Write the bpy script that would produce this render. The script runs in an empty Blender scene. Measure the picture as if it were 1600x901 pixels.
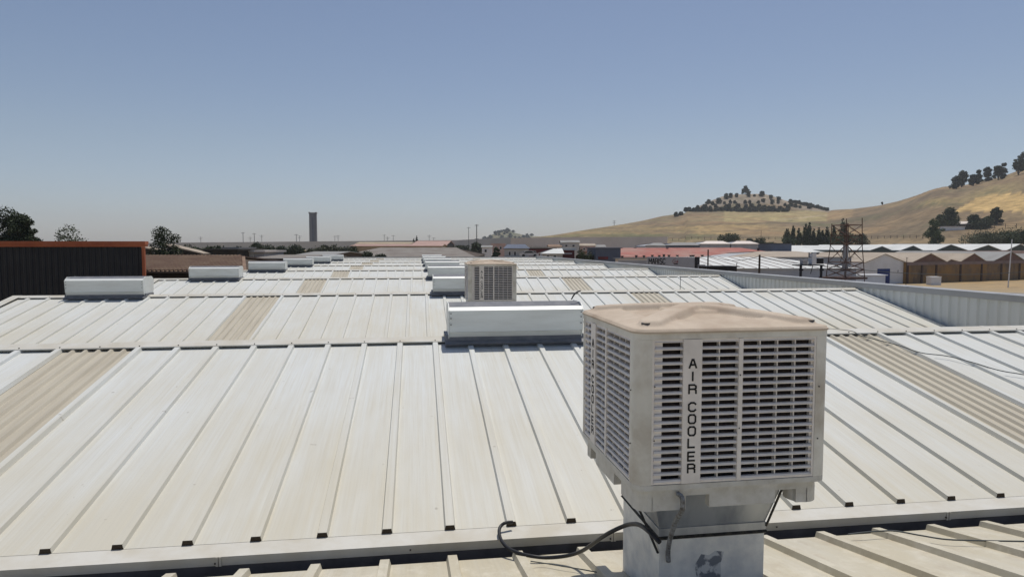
import bpy, math, random
from math import sin, cos, pi, sqrt, atan2, radians as R
from mathutils import noise, Vector
random.seed(7)
S = bpy.context.scene
col = S.collection
# ------------------------------------------------------------------ camera, sky, sun, exposure
F, YAW, PIT = 1041.29, 0.1403, 0.0630
CX, CY, CZ = -0.2378, -5.2592, 2.2775
cd = bpy.data.cameras.new('camera'); cam = bpy.data.objects.new('camera', cd); col.objects.link(cam)
cd.sensor_width = 36; cd.lens = F/1600*36; cd.clip_start = 0.05; cd.clip_end = 20000
cam.location = (CX, CY, CZ); cam.rotation_euler = (pi/2-PIT, 0, -YAW)
S.camera = cam
SUNV = Vector((0.17, 0.31, 1)).normalized()
elev = math.asin(SUNV.z); azim = atan2(SUNV.x, SUNV.y)
w = bpy.data.worlds.new('World'); S.world = w; w.use_nodes = True
nt = w.node_tree; bg = nt.nodes['Background']
sky = nt.nodes.new('ShaderNodeTexSky'); sky.sky_type = 'NISHITA'; sky.sun_disc = False
sky.sun_elevation = elev; sky.sun_rotation = azim
sky.air_density = 1.0; sky.dust_density = 0.7; sky.ozone_density = 1.6; sky.altitude = 100
gn = nt.nodes.new('ShaderNodeVectorMath'); gn.operation = 'MULTIPLY'; gn.inputs[1].default_value = (.99, .97, 1.01)
tcw = nt.nodes.new('ShaderNodeTexCoord'); sx = nt.nodes.new('ShaderNodeSeparateXYZ'); nt.links.new(tcw.outputs['Generated'], sx.inputs[0])
er = nt.nodes.new('ShaderNodeMapRange'); er.interpolation_type = 'SMOOTHSTEP'; er.inputs[1].default_value = .0; er.inputs[2].default_value = .16; nt.links.new(sx.outputs[2], er.inputs[0])
gm = nt.nodes.new('ShaderNodeMix'); gm.data_type = 'RGBA'; nt.links.new(er.outputs[0], gm.inputs[0])
gm.inputs[6].default_value = (.93, .95, 1.13, 1); gm.inputs[7].default_value = (1.04, .965, .955, 1); nt.links.new(gm.outputs[2], gn.inputs[1])
nt.links.new(sky.outputs[0], gn.inputs[0]); nt.links.new(gn.outputs[0], bg.inputs[0]); bg.inputs[1].default_value = 0.085
sl = bpy.data.lights.new('sun', 'SUN'); sl.energy = 3.3; sl.angle = R(0.53); sl.color = (1, .95, .87)
so = bpy.data.objects.new('sun', sl); col.objects.link(so)
so.rotation_euler = (-SUNV).to_track_quat('-Z', 'Y').to_euler()
vs = S.view_settings; vs.view_transform = 'Standard'; vs.look = 'None'; vs.gamma = 1; vs.exposure = 0.0
vs.use_curve_mapping = False

# ------------------------------------------------------------------ materials
def mat(name, c, rough=.6, metal=0, c2=None, sc=3.0, stretch=(1,1,1), lo=.4, hi=.65, bump=0, bsc=30, det=5, spec=.3, c3=None, sc3=.7, world=True):
    m = bpy.data.materials.new(name); m.use_nodes = True; n = m.node_tree; L = n.links
    p = n.nodes['Principled BSDF']; p.inputs['Base Color'].default_value = (*c, 1)
    p.inputs['Roughness'].default_value = rough; p.inputs['Metallic'].default_value = metal
    p.inputs['Specular IOR Level'].default_value = spec
    if world: g = n.nodes.new('ShaderNodeNewGeometry').outputs['Position']
    else: g = n.nodes.new('ShaderNodeTexCoord').outputs['Object']
    def nz(s, st, d=det):
        mp = n.nodes.new('ShaderNodeMapping'); mp.inputs['Scale'].default_value = st; L.new(g, mp.inputs[0])
        t = n.nodes.new('ShaderNodeTexNoise'); t.inputs['Scale'].default_value = s; t.inputs['Detail'].default_value = d
        t.inputs['Roughness'].default_value = .6; L.new(mp.outputs[0], t.inputs['Vector']); return t.outputs['Fac']
    last = None
    if c2:
        r = n.nodes.new('ShaderNodeValToRGB'); L.new(nz(sc, stretch), r.inputs[0])
        r.color_ramp.elements[0].position = lo; r.color_ramp.elements[1].position = hi
        r.color_ramp.elements[0].color = (*c, 1); r.color_ramp.elements[1].color = (*c2, 1); last = r.outputs[0]
        if c3:
            mx = n.nodes.new('ShaderNodeMix'); mx.data_type = 'RGBA'
            r3 = n.nodes.new('ShaderNodeMapRange'); L.new(nz(sc3, (1,1,1)), r3.inputs[0]); r3.inputs[1].default_value=.42; r3.inputs[2].default_value=.68
            L.new(r3.outputs[0], mx.inputs[0]); L.new(last, mx.inputs[6]); mx.inputs[7].default_value = (*c3, 1); last = mx.outputs[2]
        L.new(last, p.inputs['Base Color'])
    if bump:
        b = n.nodes.new('ShaderNodeBump'); b.inputs['Strength'].default_value = bump; b.inputs['Distance'].default_value = .02
        L.new(nz(bsc, stretch), b.inputs['Height']); L.new(b.outputs[0], p.inputs['Normal'])
    m['_'] = 0
    return m

def roof_mat(name, clean, dirt, warm, eave=1.0, mott=0):
    """painted steel sheet, dust washed down towards the eave (object y = 0)"""
    m = bpy.data.materials.new(name); m.use_nodes = True; n = m.node_tree; L = n.links
    p = n.nodes['Principled BSDF']; p.inputs['Roughness'].default_value = .5; p.inputs['Specular IOR Level'].default_value = .25
    geo = n.nodes.new('ShaderNodeNewGeometry').outputs['Position']; tc = n.nodes.new('ShaderNodeTexCoord').outputs['Object']
    def nz(st, s=1, d=6, r=.6):
        mp = n.nodes.new('ShaderNodeMapping'); mp.inputs['Scale'].default_value = st; L.new(geo, mp.inputs[0])
        t = n.nodes.new('ShaderNodeTexNoise'); t.inputs['Scale'].default_value = s; t.inputs['Detail'].default_value = d; t.inputs['Roughness'].default_value = r
        L.new(mp.outputs[0], t.inputs['Vector']); return t.outputs['Fac']
    def math_(op, a, b=None, clamp=False):
        q = n.nodes.new('ShaderNodeMath'); q.operation = op; q.use_clamp = clamp
        for i, v in enumerate((a, b)):
            if v is None: continue
            if isinstance(v, (int, float)): q.inputs[i].default_value = v
            else: L.new(v, q.inputs[i])
        return q.outputs[0]
    def rng(v, a, b, c=0, d=1):
        q = n.nodes.new('ShaderNodeMapRange'); L.new(v, q.inputs[0])
        for i, x in enumerate((a, b, c, d)): q.inputs[i+1].default_value = x
        return q.outputs[0]
    def mix(f, a, b):
        q = n.nodes.new('ShaderNodeMix'); q.data_type = 'RGBA'; L.new(f, q.inputs[0])
        for i, v in ((6, a), (7, b)):
            if isinstance(v, tuple): q.inputs[i].default_value = (*v, 1)
            else: L.new(v, q.inputs[i])
        return q.outputs[2]
    streak = nz((14, .35, .35)); fine = nz((60, 1.2, 1.2), 1, 3); blot = nz((.9, .5, .5), 1, 4); panel = nz((1.0, .02, .02), 1.0, 0)
    sep = n.nodes.new('ShaderNodeSeparateXYZ'); L.new(tc, sep.inputs[0]); ay = math_('ABSOLUTE', sep.outputs[1])
    ev = rng(ay, 0, 3.2*eave, .62, 0)
    d = math_('ADD', rng(streak, .35, .75, 0, .45), ev); d = math_('ADD', d, rng(blot, .4, .7, -.15, .35), True)
    c = mix(d, clean, dirt)
    c = mix(rng(fine, .42, .72, 0, .42), c, tuple(x*.86 for x in dirt))
    c = mix(rng(panel, .35, .65, 0, .22), c, warm)
    speck = nz((9, 9, 9), 1, 2); c = mix(rng(speck, .735, .77, 0, .5), c, (.28, .25, .20))
    if mott:
        c = mix(rng(nz((5,3.5,3.5),1,7,.75), .5, .66, 0, mott), c, (.66,.62,.52)); c = mix(rng(nz((3.3,2.1,2.1),1.3,6,.7), .54, .7, 0, mott), c, (.42,.36,.27))
    L.new(c, p.inputs['Base Color'])
    b = n.nodes.new('ShaderNodeBump'); b.inputs['Strength'].default_value = .12; b.inputs['Distance'].default_value = .02
    L.new(streak, b.inputs['Height']); L.new(b.outputs[0], p.inputs['Normal'])
    return m

M = {}
M['roof'] = roof_mat('roof_sheet', (.645,.665,.65), (.565,.53,.43), (.605,.60,.545))
M['roofnear'] = roof_mat('roof_sheet_dusty', (.575,.565,.51), (.52,.47,.35), (.54,.50,.41), 3, .6)
M['trim'] = mat('trim_metal', (.60,.585,.53), .5, c2=(.52,.485,.40), sc=2, bump=.05)
M['sky_lt'] = mat('fibreglass', (.50,.46,.37), .6, c2=(.43,.39,.31), sc=1.2, stretch=(9,.6,.6), bump=.1)
M['gutter'] = mat('gutter_metal', (.10,.10,.11), .7, c2=(.06,.06,.065), sc=4)
M['foam'] = mat('foam', (.05,.038,.025), .9)
M['screw'] = mat('screw', (.12,.11,.10), .5, .6)
M['para'] = mat('parapet_sheet', (.62,.64,.63), .45, c2=(.54,.56,.55), sc=.8, stretch=(1,1,.3))
M['coping'] = mat('coping_metal', (.36,.365,.37), .5, c2=(.31,.315,.32), sc=.6)
M['wallgrey'] = mat('wall_grey', (.40,.41,.42), .8, c2=(.33,.33,.34), sc=.3)
M['vent'] = mat('vent_metal', (.78,.80,.765), .42, c2=(.69,.70,.66), sc=2.2, stretch=(.6,1,3), spec=.4)
M['ventbase'] = mat('vent_base', (.15,.155,.17), .5, c2=(.21,.21,.22), sc=6)
M['dark'] = mat('dark_inside', (.02,.02,.022), .9)
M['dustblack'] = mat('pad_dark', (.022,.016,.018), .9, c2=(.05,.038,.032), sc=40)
M['body'] = mat('cooler_plastic', (.70,.68,.62), .5, c2=(.58,.56,.50), sc=4, stretch=(1,1,.35), lo=.35, hi=.7, c3=(.42,.37,.30), sc3=3, bump=.03)
M['louvre'] = mat('louvre_plastic', (.76,.71,.66), .5, c2=(.64,.595,.55), sc=9, lo=.35, hi=.7)
M['lid'] = mat('lid_dust', (.49,.405,.31), .75, c2=(.41,.315,.235), sc=7, lo=.35, hi=.7, c3=(.56,.47,.37), sc3=4, bump=.1, bsc=60)
M['tray'] = mat('tray_plastic', (.55,.53,.475), .6, c2=(.38,.355,.31), sc=6, lo=.4, hi=.75, c3=(.58,.565,.53), sc3=9)
M['galv'] = mat('galvanised', (.42,.44,.46), .35, .55, c2=(.30,.32,.35), sc=9, stretch=(1,1,.4))
M['ped'] = mat('pedestal_paint', (.80,.775,.71), .55, c2=(.88,.86,.79), sc=8, lo=.35, hi=.62, c3=(.62,.62,.60), sc3=6, bump=.08, bsc=25)
M['pedpatch'] = mat('bare_patch', (.20,.21,.23), .6, c2=(.60,.60,.58), sc=11, lo=.50, hi=.56, det=8)
M['seal'] = mat('black_seal', (.018,.018,.016), .6, c2=(.07,.06,.045), sc=30)
M['cable'] = mat('black_rubber', (.02,.02,.022), .45)
M['wire'] = mat('grey_wire', (.07,.08,.08), .6)
M['pipe'] = mat('flexible_conduit', (.24,.25,.26), .5, c2=(.10,.09,.08), sc=50)
M['letter'] = mat('letter_black', (.015,.015,.015), .7)

def simple(key, c, c2=None, sc=.5, rough=.8, **k):
    M[key] = mat(key, c, rough, c2=c2 or tuple(x*.8 for x in c), sc=sc, **k)
simple('blackclad', (.016,.018,.022), (.022,.024,.028), 2, .5)
simple('orange', (.42,.13,.06), (.33,.09,.045), 1)
simple('brownroof', (.20,.125,.085), (.26,.18,.12), .8)
simple('brownwall', (.075,.05,.03), (.05,.035,.025), 1)
simple('darkshed', (.035,.03,.025), (.06,.05,.04), .8)
simple('concrete', (.50,.50,.48), (.41,.41,.40), .05)
simple('paleconc', (.72,.64,.58), (.60,.53,.47), .04)
simple('towergrey', (.19,.205,.235), (.11,.12,.14), .12, stretch=(1,1,.15))
simple('whitewall', (.76,.76,.77), (.66,.66,.66), .3)
simple('whiteroof', (.66,.67,.65), (.55,.56,.54), .15)
simple('greyroof', (.28,.28,.27), (.22,.21,.20), .2)
simple('fibroof', (.22,.20,.175), (.16,.13,.11), .35)
simple('tanroof', (.40,.34,.27), (.33,.27,.21), .3)
simple('pinkroof', (.42,.28,.24), (.34,.22,.18), .3)
simple('redroof', (.40,.15,.115), (.27,.085,.065), .5, lo=.35, hi=.7, c3=(.34,.21,.17), sc3=.12)
simple('maroon', (.16,.035,.04), (.11,.03,.03), .5)
simple('bluegrey', (.11,.13,.18), (.09,.105,.14), .3)
simple('brick', (.12,.09,.065), (.25,.16,.075), .6, stretch=(1,1,.5), c3=(.30,.17,.05), sc3=.16, lo=.35, hi=.68)
simple('pilaster', (.07,.042,.03), None, 1)
simple('beam', (.24,.18,.17), None, .6)
simple('brickgable', (.15,.085,.07), (.19,.12,.09), .6)
simple('greengable', (.075,.095,.085), None, .6)
simple('pinkwall', (.55,.41,.37), None, .4)
simple('bluedoor', (.02,.045,.19), None, 1)
simple('signgrey', (.42,.43,.46), (.36,.37,.40), .6)
simple('signred', (.28,.05,.05), None, 2)
simple('signblack', (.02,.02,.025), None, 2)
simple('rust', (.13,.07,.05), (.08,.05,.04), 1)
simple('steelgrey', (.16,.165,.17), None, 1)
simple('wood', (.07,.05,.035), None, 1)
simple('bark', (.06,.045,.03), None, 3)
simple('glassdark', (.03,.035,.04), None, 1, .2)
simple('carpaint', (.55,.56,.58), None, 1, .3)
simple('tanwallband', (.44,.36,.24), (.34,.27,.18), .2)
def leafmat(key, c, c2):
    m = mat(key, c, .7, c2=c2, sc=.9, lo=.35, hi=.65); M[key] = m
leafmat('leaf_dark', (.022,.038,.014), (.05,.068,.026))
leafmat('leaf_mid', (.035,.06,.02), (.075,.09,.035))
leafmat('leaf_olive', (.06,.07,.035), (.09,.095,.05))
leafmat('leaf_blue', (.035,.055,.04), (.055,.075,.05))

# ------------------------------------------------------------------ helpers
class MB:
    def __init__(s): s.v=[]; s.f=[]; s.m=[]; s.sm=[]
    def add(s, vs, fs, mi=0, smooth=False):
        b=len(s.v); s.v+=[tuple(x) for x in vs]
        for f in fs: s.f.append([b+i for i in f]); s.m.append(mi); s.sm.append(smooth)
    def box(s, x0,x1,y0,y1,z0,z1, mi=0):
        s.add([(x0,y0,z0),(x1,y0,z0),(x1,y1,z0),(x0,y1,z0),(x0,y0,z1),(x1,y0,z1),(x1,y1,z1),(x0,y1,z1)],
              [(0,3,2,1),(4,5,6,7),(0,1,5,4),(1,2,6,5),(2,3,7,6),(3,0,4,7)], mi)
    def hexa(s, bot, top, mi=0):
        s.add(list(bot)+list(top), [(0,3,2,1),(4,5,6,7),(0,1,5,4),(1,2,6,5),(2,3,7,6),(3,0,4,7)], mi)
    def loft(s, rings, mi=0, caps=True, smooth=False, closed=True):
        n=len(rings[0]); vs=[p for r in rings for p in r]; fs=[]
        for i in range(len(rings)-1):
            for j in range(n if closed else n-1):
                k=(j+1)%n; fs.append((i*n+j, i*n+k, (i+1)*n+k, (i+1)*n+j))
        s.add(vs, fs, mi, smooth)
        if caps and closed:
            s.add(rings[0], [tuple(range(n))[::-1]], mi); s.add(rings[-1], [tuple(range(n))], mi)
    def tube(s, pts, r, n=8, mi=0, r2=None, smooth=True):
        pts=[Vector(p) for p in pts]; rings=[]; up=Vector((0,0,1))
        for i,p in enumerate(pts):
            t=(pts[min(i+1,len(pts)-1)]-pts[max(i-1,0)]).normalized()
            a=t.cross(up if abs(t.z)<.95 else Vector((1,0,0))).normalized(); b=t.cross(a)
            rr=r if r2 is None else r+(r2-r)*i/(len(pts)-1)
            rings.append([tuple(p+a*rr*cos(2*pi*j/n)+b*rr*sin(2*pi*j/n)) for j in range(n)])
        s.loft(rings, mi, True, smooth)
    def bar(s, a, b, w, mi=0, h=None): s.tube([a,b], w*.7, 4, mi, smooth=False)
    def build(s, name, mats, parent=None, loc=(0,0,0), rz=0):
        me=bpy.data.meshes.new(name); me.from_pydata(s.v, [], s.f)
        if not isinstance(mats,(list,tuple)): mats=[mats]
        for q in mats: me.materials.append(M[q] if isinstance(q,str) else q)
        me.polygons.foreach_set('material_index', s.m); me.polygons.foreach_set('use_smooth', s.sm)
        import bmesh
        if len(s.f) < 6000:
            bm=bmesh.new(); bm.from_mesh(me); bmesh.ops.recalc_face_normals(bm, faces=bm.faces); bm.to_mesh(me); bm.free()
        me.update(); o=bpy.data.objects.new(name, me); col.objects.link(o)
        o.location=loc; o.rotation_euler=(0,0,rz)
        if parent: o.parent=parent
        return o
def tag(o, label, cat, group=None):
    o['label']=label; o['category']=cat
    if group: o['group']=group
    return o
def thing(name, label, cat, loc=(0,0,0), rz=0, group=None):
    o=bpy.data.objects.new(name, None); col.objects.link(o); o.location=loc; o.rotation_euler=(0,0,rz); o.empty_display_size=.2
    return tag(o, label, cat, group)
def struct(o, kind='structure'): o['kind']=kind; return o
def copy_tree(o, parent=None):
    c=o.copy(); col.objects.link(c)
    if parent: c.parent=parent
    for ch in [q for q in col.objects if q.parent==o]: copy_tree(ch, c)
    return c
cyw, syw = cos(YAW), sin(YAW)
def pol(px, d):                      # ground-plan point d metres ahead in the direction px of the picture
    x=(px-800)/F*d; return (CX+cyw*x+syw*d, CY-syw*x+cyw*d)
def hz(py, d): return CZ+(385.0-py)/F*d
def P3(px, py, d): x,y=pol(px,d); return (x,y,hz(py,d))
def px_of(x, y):
    dx,dy=x-CX,y-CY; d=syw*dx+cyw*dy; return 800+F*(cyw*dx-syw*dy)/d, d
GZ=-7.0

# ------------------------------------------------------------------ ground and hills
g=MB(); g.add([(-9000,-3000,GZ),(9000,-3000,GZ),(9000,12000,GZ),(-9000,12000,GZ)],[(0,1,2,3)])
simple('dryground', (.42,.28,.12), (.24,.17,.09), .30, c3=(.33,.26,.16), sc3=.03, det=9)
struct(g.build('ground', 'dryground'))
pv=MB(); a=pol(1250,60); b=pol(1800,60); c_=pol(1700,128); d_=pol(1250,150)
pv.add([(a[0],a[1],GZ+.02),(b[0],b[1],GZ+.02),(c_[0],c_[1],GZ+.02),(d_[0],d_[1],GZ+.02)],[(0,1,2,3)])
simple('gravel', (.27,.245,.21), (.22,.20,.18), .3)
struct(pv.build('yard', 'gravel'))

def interp(t, x):
    if x<=t[0][0]: return t[0][1:]
    for p,q in zip(t,t[1:]):
        if x<=q[0]:
            f=(x-p[0])/(q[0]-p[0]); return tuple(p[i]+(q[i]-p[i])*f for i in range(1,len(p)))
    return t[-1][1:]
CREST=[(780,389,520),(835,371,560),(865,367.5,600),(900,362,640),(955,353,690),(1000,346,730),(1030,339.5,760),(1060,335,800),(1078,331,840),(1092,322,860),(1110,313.5,880),(1128,307,890),(1145,304.5,900),(1190,303.5,900),(1205,307,900),(1225,314,900),(1250,320,880),(1275,326,860),(1292,329.5,800),(1330,327,740),(1370,322,690),(1400,315,650),(1430,305,620),(1450,297,600),(1468,292.5,590),(1500,290,585),(1525,285,580),(1560,277,575),(1600,262,570),(1700,235,560),(1900,200,550),(2300,190,550)]
def terrain(px, d):
    py,dc=interp(CREST, px); zc=hz(py, dc); d0=250
    if d<=d0: return GZ
    mound=1068<px<1296 and zc>hz(331.5,780); zs=hz(331.5,780)
    if mound and d<=780:
        t=(d-d0)/530; s=t*t*(3-2*t); z=GZ+(zs-GZ)*(.45*s+.55*t**1.2)
    elif mound and d<=dc:
        t=(d-780)/max(1,dc-780); z=zs+(zc-zs)*(.6*t+.4*(t*t*(3-2*t)))
    elif d<=dc:
        t=(d-d0)/(dc-d0); s=t*t*(3-2*t); k=.55*s+.45*t**1.25
        z=GZ+(zc-GZ)*k
    else:
        t=min(1,(d-dc)/450); z=zc+(GZ-zc)*(t*t*(3-2*t))
    x,y=pol(px,d); e=min(1,(d-d0)/80)*min(1,abs(d-dc)/60+.12)
    return z+e*(noise.noise(Vector((x*.012,y*.012,3)))*2.4+noise.noise(Vector((x*.05,y*.05,9)))*.6)
def d_at(px,py,lo=255):
    dc=interp(CREST,px)[1]; d=lo
    while d<dc:
        if 385-(terrain(px,d)-CZ)*F/d<=py: return d
        d+=3
    return dc
hv=[];hf=[];hc=[]
pxs=[780+4*i for i in range(int((2100-780)/4)+1)]
ds=[250+7.5*i for i in range(110)]+[1100,1200,1350]
for px in pxs:
    py_c,dc=interp(CREST, px)
    for d in ds:
        x,y=pol(px,d); z=terrain(px,d)-(.05 if d<=250 else 0); hv.append((x,y,z))
        py=385-(z-CZ)*F/d
        n1=noise.noise(Vector((x*.009,y*.009,1))); n2=noise.noise(Vector((x*.035,y*.035,5))); n3=noise.noise(Vector((x*.12,y*.12,8)))
        b=[.245,.165,.085]                                   # dry grass
        def mixc(c,f):
            f=max(0,min(1,f))
            for i in range(3): b[i]+= (c[i]-b[i])*f
        mixc((.135,.10,.06), .5+1.6*n1)
        mixc((.18,.15,.075), .25+1.3*n2 if py>330 and px<1300 else .15+.5*n2)
        if px<1200 and 352<py<366: mixc((.30,.21,.095), .6+n2)      # straw field low on the far hill
        if 1130<px<1290 and 330<py<348: mixc((.29,.235,.11), .7+n2)
        if px<1100 and 366<py<376: mixc((.13,.125,.05), .6+n2)      # greener strip at its foot
        if px>1290 and py<316+ (1500-px)*.05 and py>py_c+10: mixc((.26,.20,.09), .4+n2)
        if 1330<px<1530 and py>325: mixc((.135,.10,.06), .55+n2)
        fx=(px-1490)/26-(py-305)/-10*-.0
        if 303+ (1600-px)*.03+3*n2 <py<331+2*n2 and (px-1493)>(331-py)*1.7-8+6*n2: mixc((.40,.275,.115), 1)   # golden stubble field
        if py>372: mixc((.26,.19,.10), .5)
        if d>dc-70 and 1075<px<1300: mixc((.22,.185,.14), .8)        # bare stony top
        if 1205<px<1300 and abs(py-(345+ (px-1205)*-.10))<.7 and px<1292: mixc((.34,.27,.17),.8)   # dirt track
        if abs(py-(352+(px-1100)*-.03+n2*2))<.8 and px<1320: mixc((.10,.08,.045),.6)
        if abs(py-(361+n2*2))<.7: mixc((.11,.09,.05),.5)
        if n1*.6+n2*.6+n3*.5>.42: mixc((.085,.08,.04),.6)
        f=1+.45*n3
        hc.append((b[0]*f,b[1]*f,b[2]*f,1))
nd=len(ds)
for i in range(len(pxs)-1):
    for j in range(nd-1): hf.append((i*nd+j,(i+1)*nd+j,(i+1)*nd+j+1,i*nd+j+1))
me=bpy.data.meshes.new('hills'); me.from_pydata(hv,[],hf); at_=me.color_attributes.new('Col','FLOAT_COLOR','POINT')
at_.data.foreach_set('color',[x for c in hc for x in c]); me.polygons.foreach_set('use_smooth',[True]*len(hf))
m=mat('dry_grass',(.2,.15,.08),.95); n=m.node_tree; vc=n.nodes.new('ShaderNodeVertexColor'); vc.layer_name='Col'
tn=n.nodes.new('ShaderNodeTexNoise'); gp=n.nodes.new('ShaderNodeNewGeometry'); n.links.new(gp.outputs['Position'],tn.inputs['Vector']); tn.inputs['Scale'].default_value=.22; tn.inputs['Detail'].default_value=7; tn.inputs['Roughness'].default_value=.7
mr=n.nodes.new('ShaderNodeMapRange'); mr.inputs[1].default_value=.3; mr.inputs[2].default_value=.7; mr.inputs[3].default_value=.72; mr.inputs[4].default_value=1.6; n.links.new(tn.outputs['Fac'],mr.inputs[0])
vm=n.nodes.new('ShaderNodeVectorMath'); vm.operation='SCALE'; n.links.new(vc.outputs[0],vm.inputs[0]); n.links.new(mr.outputs[0],vm.inputs['Scale']); n.links.new(vm.outputs[0],n.nodes['Principled BSDF'].inputs['Base Color'])
me.materials.append(m); ho=bpy.data.objects.new('hills',me); col.objects.link(ho); struct(ho)
# far blue wooded hill
FH=[(700,386),(735,384),(750,378),(758,372),(770,366),(783,361),(795,360.5),(805,365),(815,367),(830,368.5),(845,370),(880,374),(930,380),(990,386)]
hv=[];hf=[]; pxs=list(range(700,992,3)); ds=[1500+25*i for i in range(24)]
def fhz(px,d):
    py,=interp(FH,px); zc=hz(py,1750); t=(d-1500)/250 if d<=1750 else 1-(d-1750)/330; t=max(0,min(1,t))
    x,y=pol(px,d); return GZ+(zc-GZ)*t*t*(3-2*t)+t*noise.noise(Vector((x*.02,y*.02,0)))*3
for px in pxs:
    for d in ds: x,y=pol(px,d); hv.append((x,y,fhz(px,d)))
nd=len(ds)
for i in range(len(pxs)-1):
    for j in range(nd-1): hf.append((i*nd+j,(i+1)*nd+j,(i+1)*nd+j+1,i*nd+j+1))
me=bpy.data.meshes.new('hill'); me.from_pydata(hv,[],hf); me.polygons.foreach_set('use_smooth',[True]*len(hf))
me.materials.append(mat('far_hill',(.20,.17,.10),.9,c2=(.10,.11,.06),sc=.012)); ho=bpy.data.objects.new('hill',me); col.objects.link(ho); struct(ho)

# ------------------------------------------------------------------ the warehouse with its saw of low gables
PP, D, H = 9.708, 4.335, .8675
SL=H/D; YA=D+.2; ZA=SL*YA; YB=PP-.35; ZB=-.09; XL, XR = -10.87, 13.6
wh=thing('warehouse','long warehouse under parallel low gables of white ribbed metal sheet, underfoot','warehouse',(0,0,0))
def ribbed(mb, x0, x1, ya, za, yb, zb, ribs, base, top, h, thick=.05, closures=True, mi=0):
    pr=[(x0,0)]
    for r in ribs: pr += [(r-base/2,0),(r-top/2,h),(r+top/2,h),(r+base/2,0)]
    pr.append((x1,0)); N=len(pr)
    ring=lambda y,z:[(x,y,z+dz) for x,dz in pr]+[(x1,y,z-thick),(x0,y,z-thick)]
    a,b=ring(ya,za),ring(yb,zb); n=len(a)
    fs=[(j,(j+1)%n,n+(j+1)%n,n+j) for j in range(n)]
    mb.add(a+b, fs, mi); mb.add(a,[tuple(range(n))],mi); mb.add(b,[tuple(range(n))[::-1]],mi)
    if closures:
        for r in ribs: mb.hexa([(r-base/2+.004,ya-.004,za+.001),(r+base/2-.004,ya-.004,za+.001),(r+base/2-.004,ya+.02,za+.003),(r-base/2+.004,ya+.02,za+.003)],
                               [(r-top/2-.001,ya-.004,za+h-.002),(r+top/2+.001,ya-.004,za+h-.002),(r+top/2+.001,ya+.02,za+h),(r-top/2-.001,ya+.02,za+h)],1)
allr=[.5*k for k in range(-21,28)]
def up_slope():
    mb=MB()
    for x0,x1 in ((XL,-5.0),(-4.0,6.0),(7.0,XR)):
        ribbed(mb,x0,x1,0,0,YA,ZA,[r for r in allr if x0+.06<r<x1-.06],.090,.068,.038)
    for x in (-5,-4,6,7):                                # seam ribs either side of the fibreglass
        ribbed(mb,x-.05,x+.05,.001,.006,YA-.001,ZA+.006,[x],.094,.062,.040,.03)
    return mb
def down_slope():
    mb=MB(); ribbed(mb,XL,XR,YA,ZA,YB,ZB,allr,.092,.068,.046,closures=False); return mb
def skylight(x0):
    mb=MB(); ribbed(mb,x0+.052,x0+.948,.004,-.002,YA-.01,ZA-.004,[x0+.18+.16*i for i in range(5)],.075,.03,.03,.03,closures=False)
    return mb
def cap():
    mb=MB()
    prof=[(-.205,-.205*SL+.036),(-.2,-.2*SL+.047),(0,.052),(.2,-.2*SL+.047),(.205,-.205*SL+.036)]
    prof+= [(y,z-.004) for y,z in prof[::-1]]
    xs=[XL-.02,XR-.02]
    mb.loft([[(x,YA+y,ZA+z) for y,z in prof] for x in xs])
    for r in allr:
        mb.box(r-.007,r+.007,YA-.175,YA-.161,ZA-.165*SL+.045,ZA-.165*SL+.058,1)
    for x in (-9.0,-6.0,-3.0,.06,3.0,6.0,9.0,12.0):      # lapped joints
        q=[(x-.045,YA-.208,ZA-.2*SL+.034),(x+.045,YA-.208,ZA-.2*SL+.034),(x+.045,YA,ZA+.0525),(x-.045,YA,ZA+.0525)]
        mb.hexa(q,[(a,b,c+.0045) for a,b,c in q])
    return mb
def trim():
    mb=MB()
    mb.hexa([(XL,-.195,-.085),(XR,-.195,-.085),(XR,-.188,-.085),(XL,-.188,-.085)],[(XL,-.200,-.022),(XR,-.200,-.022),(XR,-.193,-.022),(XL,-.193,-.022)])
    mb.hexa([(XL,-.200,-.0215),(XR,-.200,-.0215),(XR,-.003,-.006),(XL,-.003,-.006)],[(XL,-.200,-.016),(XR,-.200,-.016),(XR,-.003,-.0015),(XL,-.003,-.0015)])
    for i,x in enumerate((-7.6,-4.7,-1.72,1.3,4.3,7.3,10.3)):
        mb.box(x-.02,x+.02,-.2045,-.2005,-.087,-.018); mb.box(x-.002,x+.002,-.2065,-.2047,-.087,-.015,1)
        mb.box(x-.03,x-.018,-.207,-.2003,-.07,-.058,1); mb.box(x+1.4,x+1.412,-.204,-.198,-.06,-.048,1)
    return mb
def gutter():
    mb=MB(); mb.box(XL,XR,-.188,-.184,-.30,-.086); mb.box(XL,XR,-.36,-.356,-.30,-.14); mb.box(XL,XR,-.356,-.188,-.304,-.296); return mb
ups,downs,capm,trm,gut=up_slope(),down_slope(),cap(),trim(),gutter()
u0=ups.build('roof_slope',['roof','foam'],wh); dn0=downs.build('roof_slope',['roofnear','foam'],wh,(0,-PP,0))
c0=capm.build('ridge_cap',['trim','screw'],wh,(0,-PP,0)); t0=trm.build('gutter_trim',['trim','screw'],wh); g0=gut.build('gutter','gutter',wh)
s1=skylight(-5.0).build('skylight_panel','sky_lt',wh); s2=skylight(6.0).build('skylight_panel','sky_lt',wh)
s1['label']='beige fibreglass skylight strip let into the white roof slope'; s2['label']=s1['label']
# down slopes dust gathers at their lower end: origin of the sheet moved there
def rebase(o, dy):
    for v in o.data.vertices: v.co.y -= dy
    o.location.y += dy
rebase(dn0, YB)
def cp(o, y, mt=None):
    c=o.copy(); c.parent=wh; c.location=(o.location[0],y,o.location[2]); col.objects.link(c); return c
for n_ in range(1,9):
    y0=(n_-1)*PP
    if n_>1:
        for q in (u0,t0,g0,s1,s2): cp(q,y0)
    cp(c0,y0)
    if n_<8: cp(dn0,y0+YB)
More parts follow.
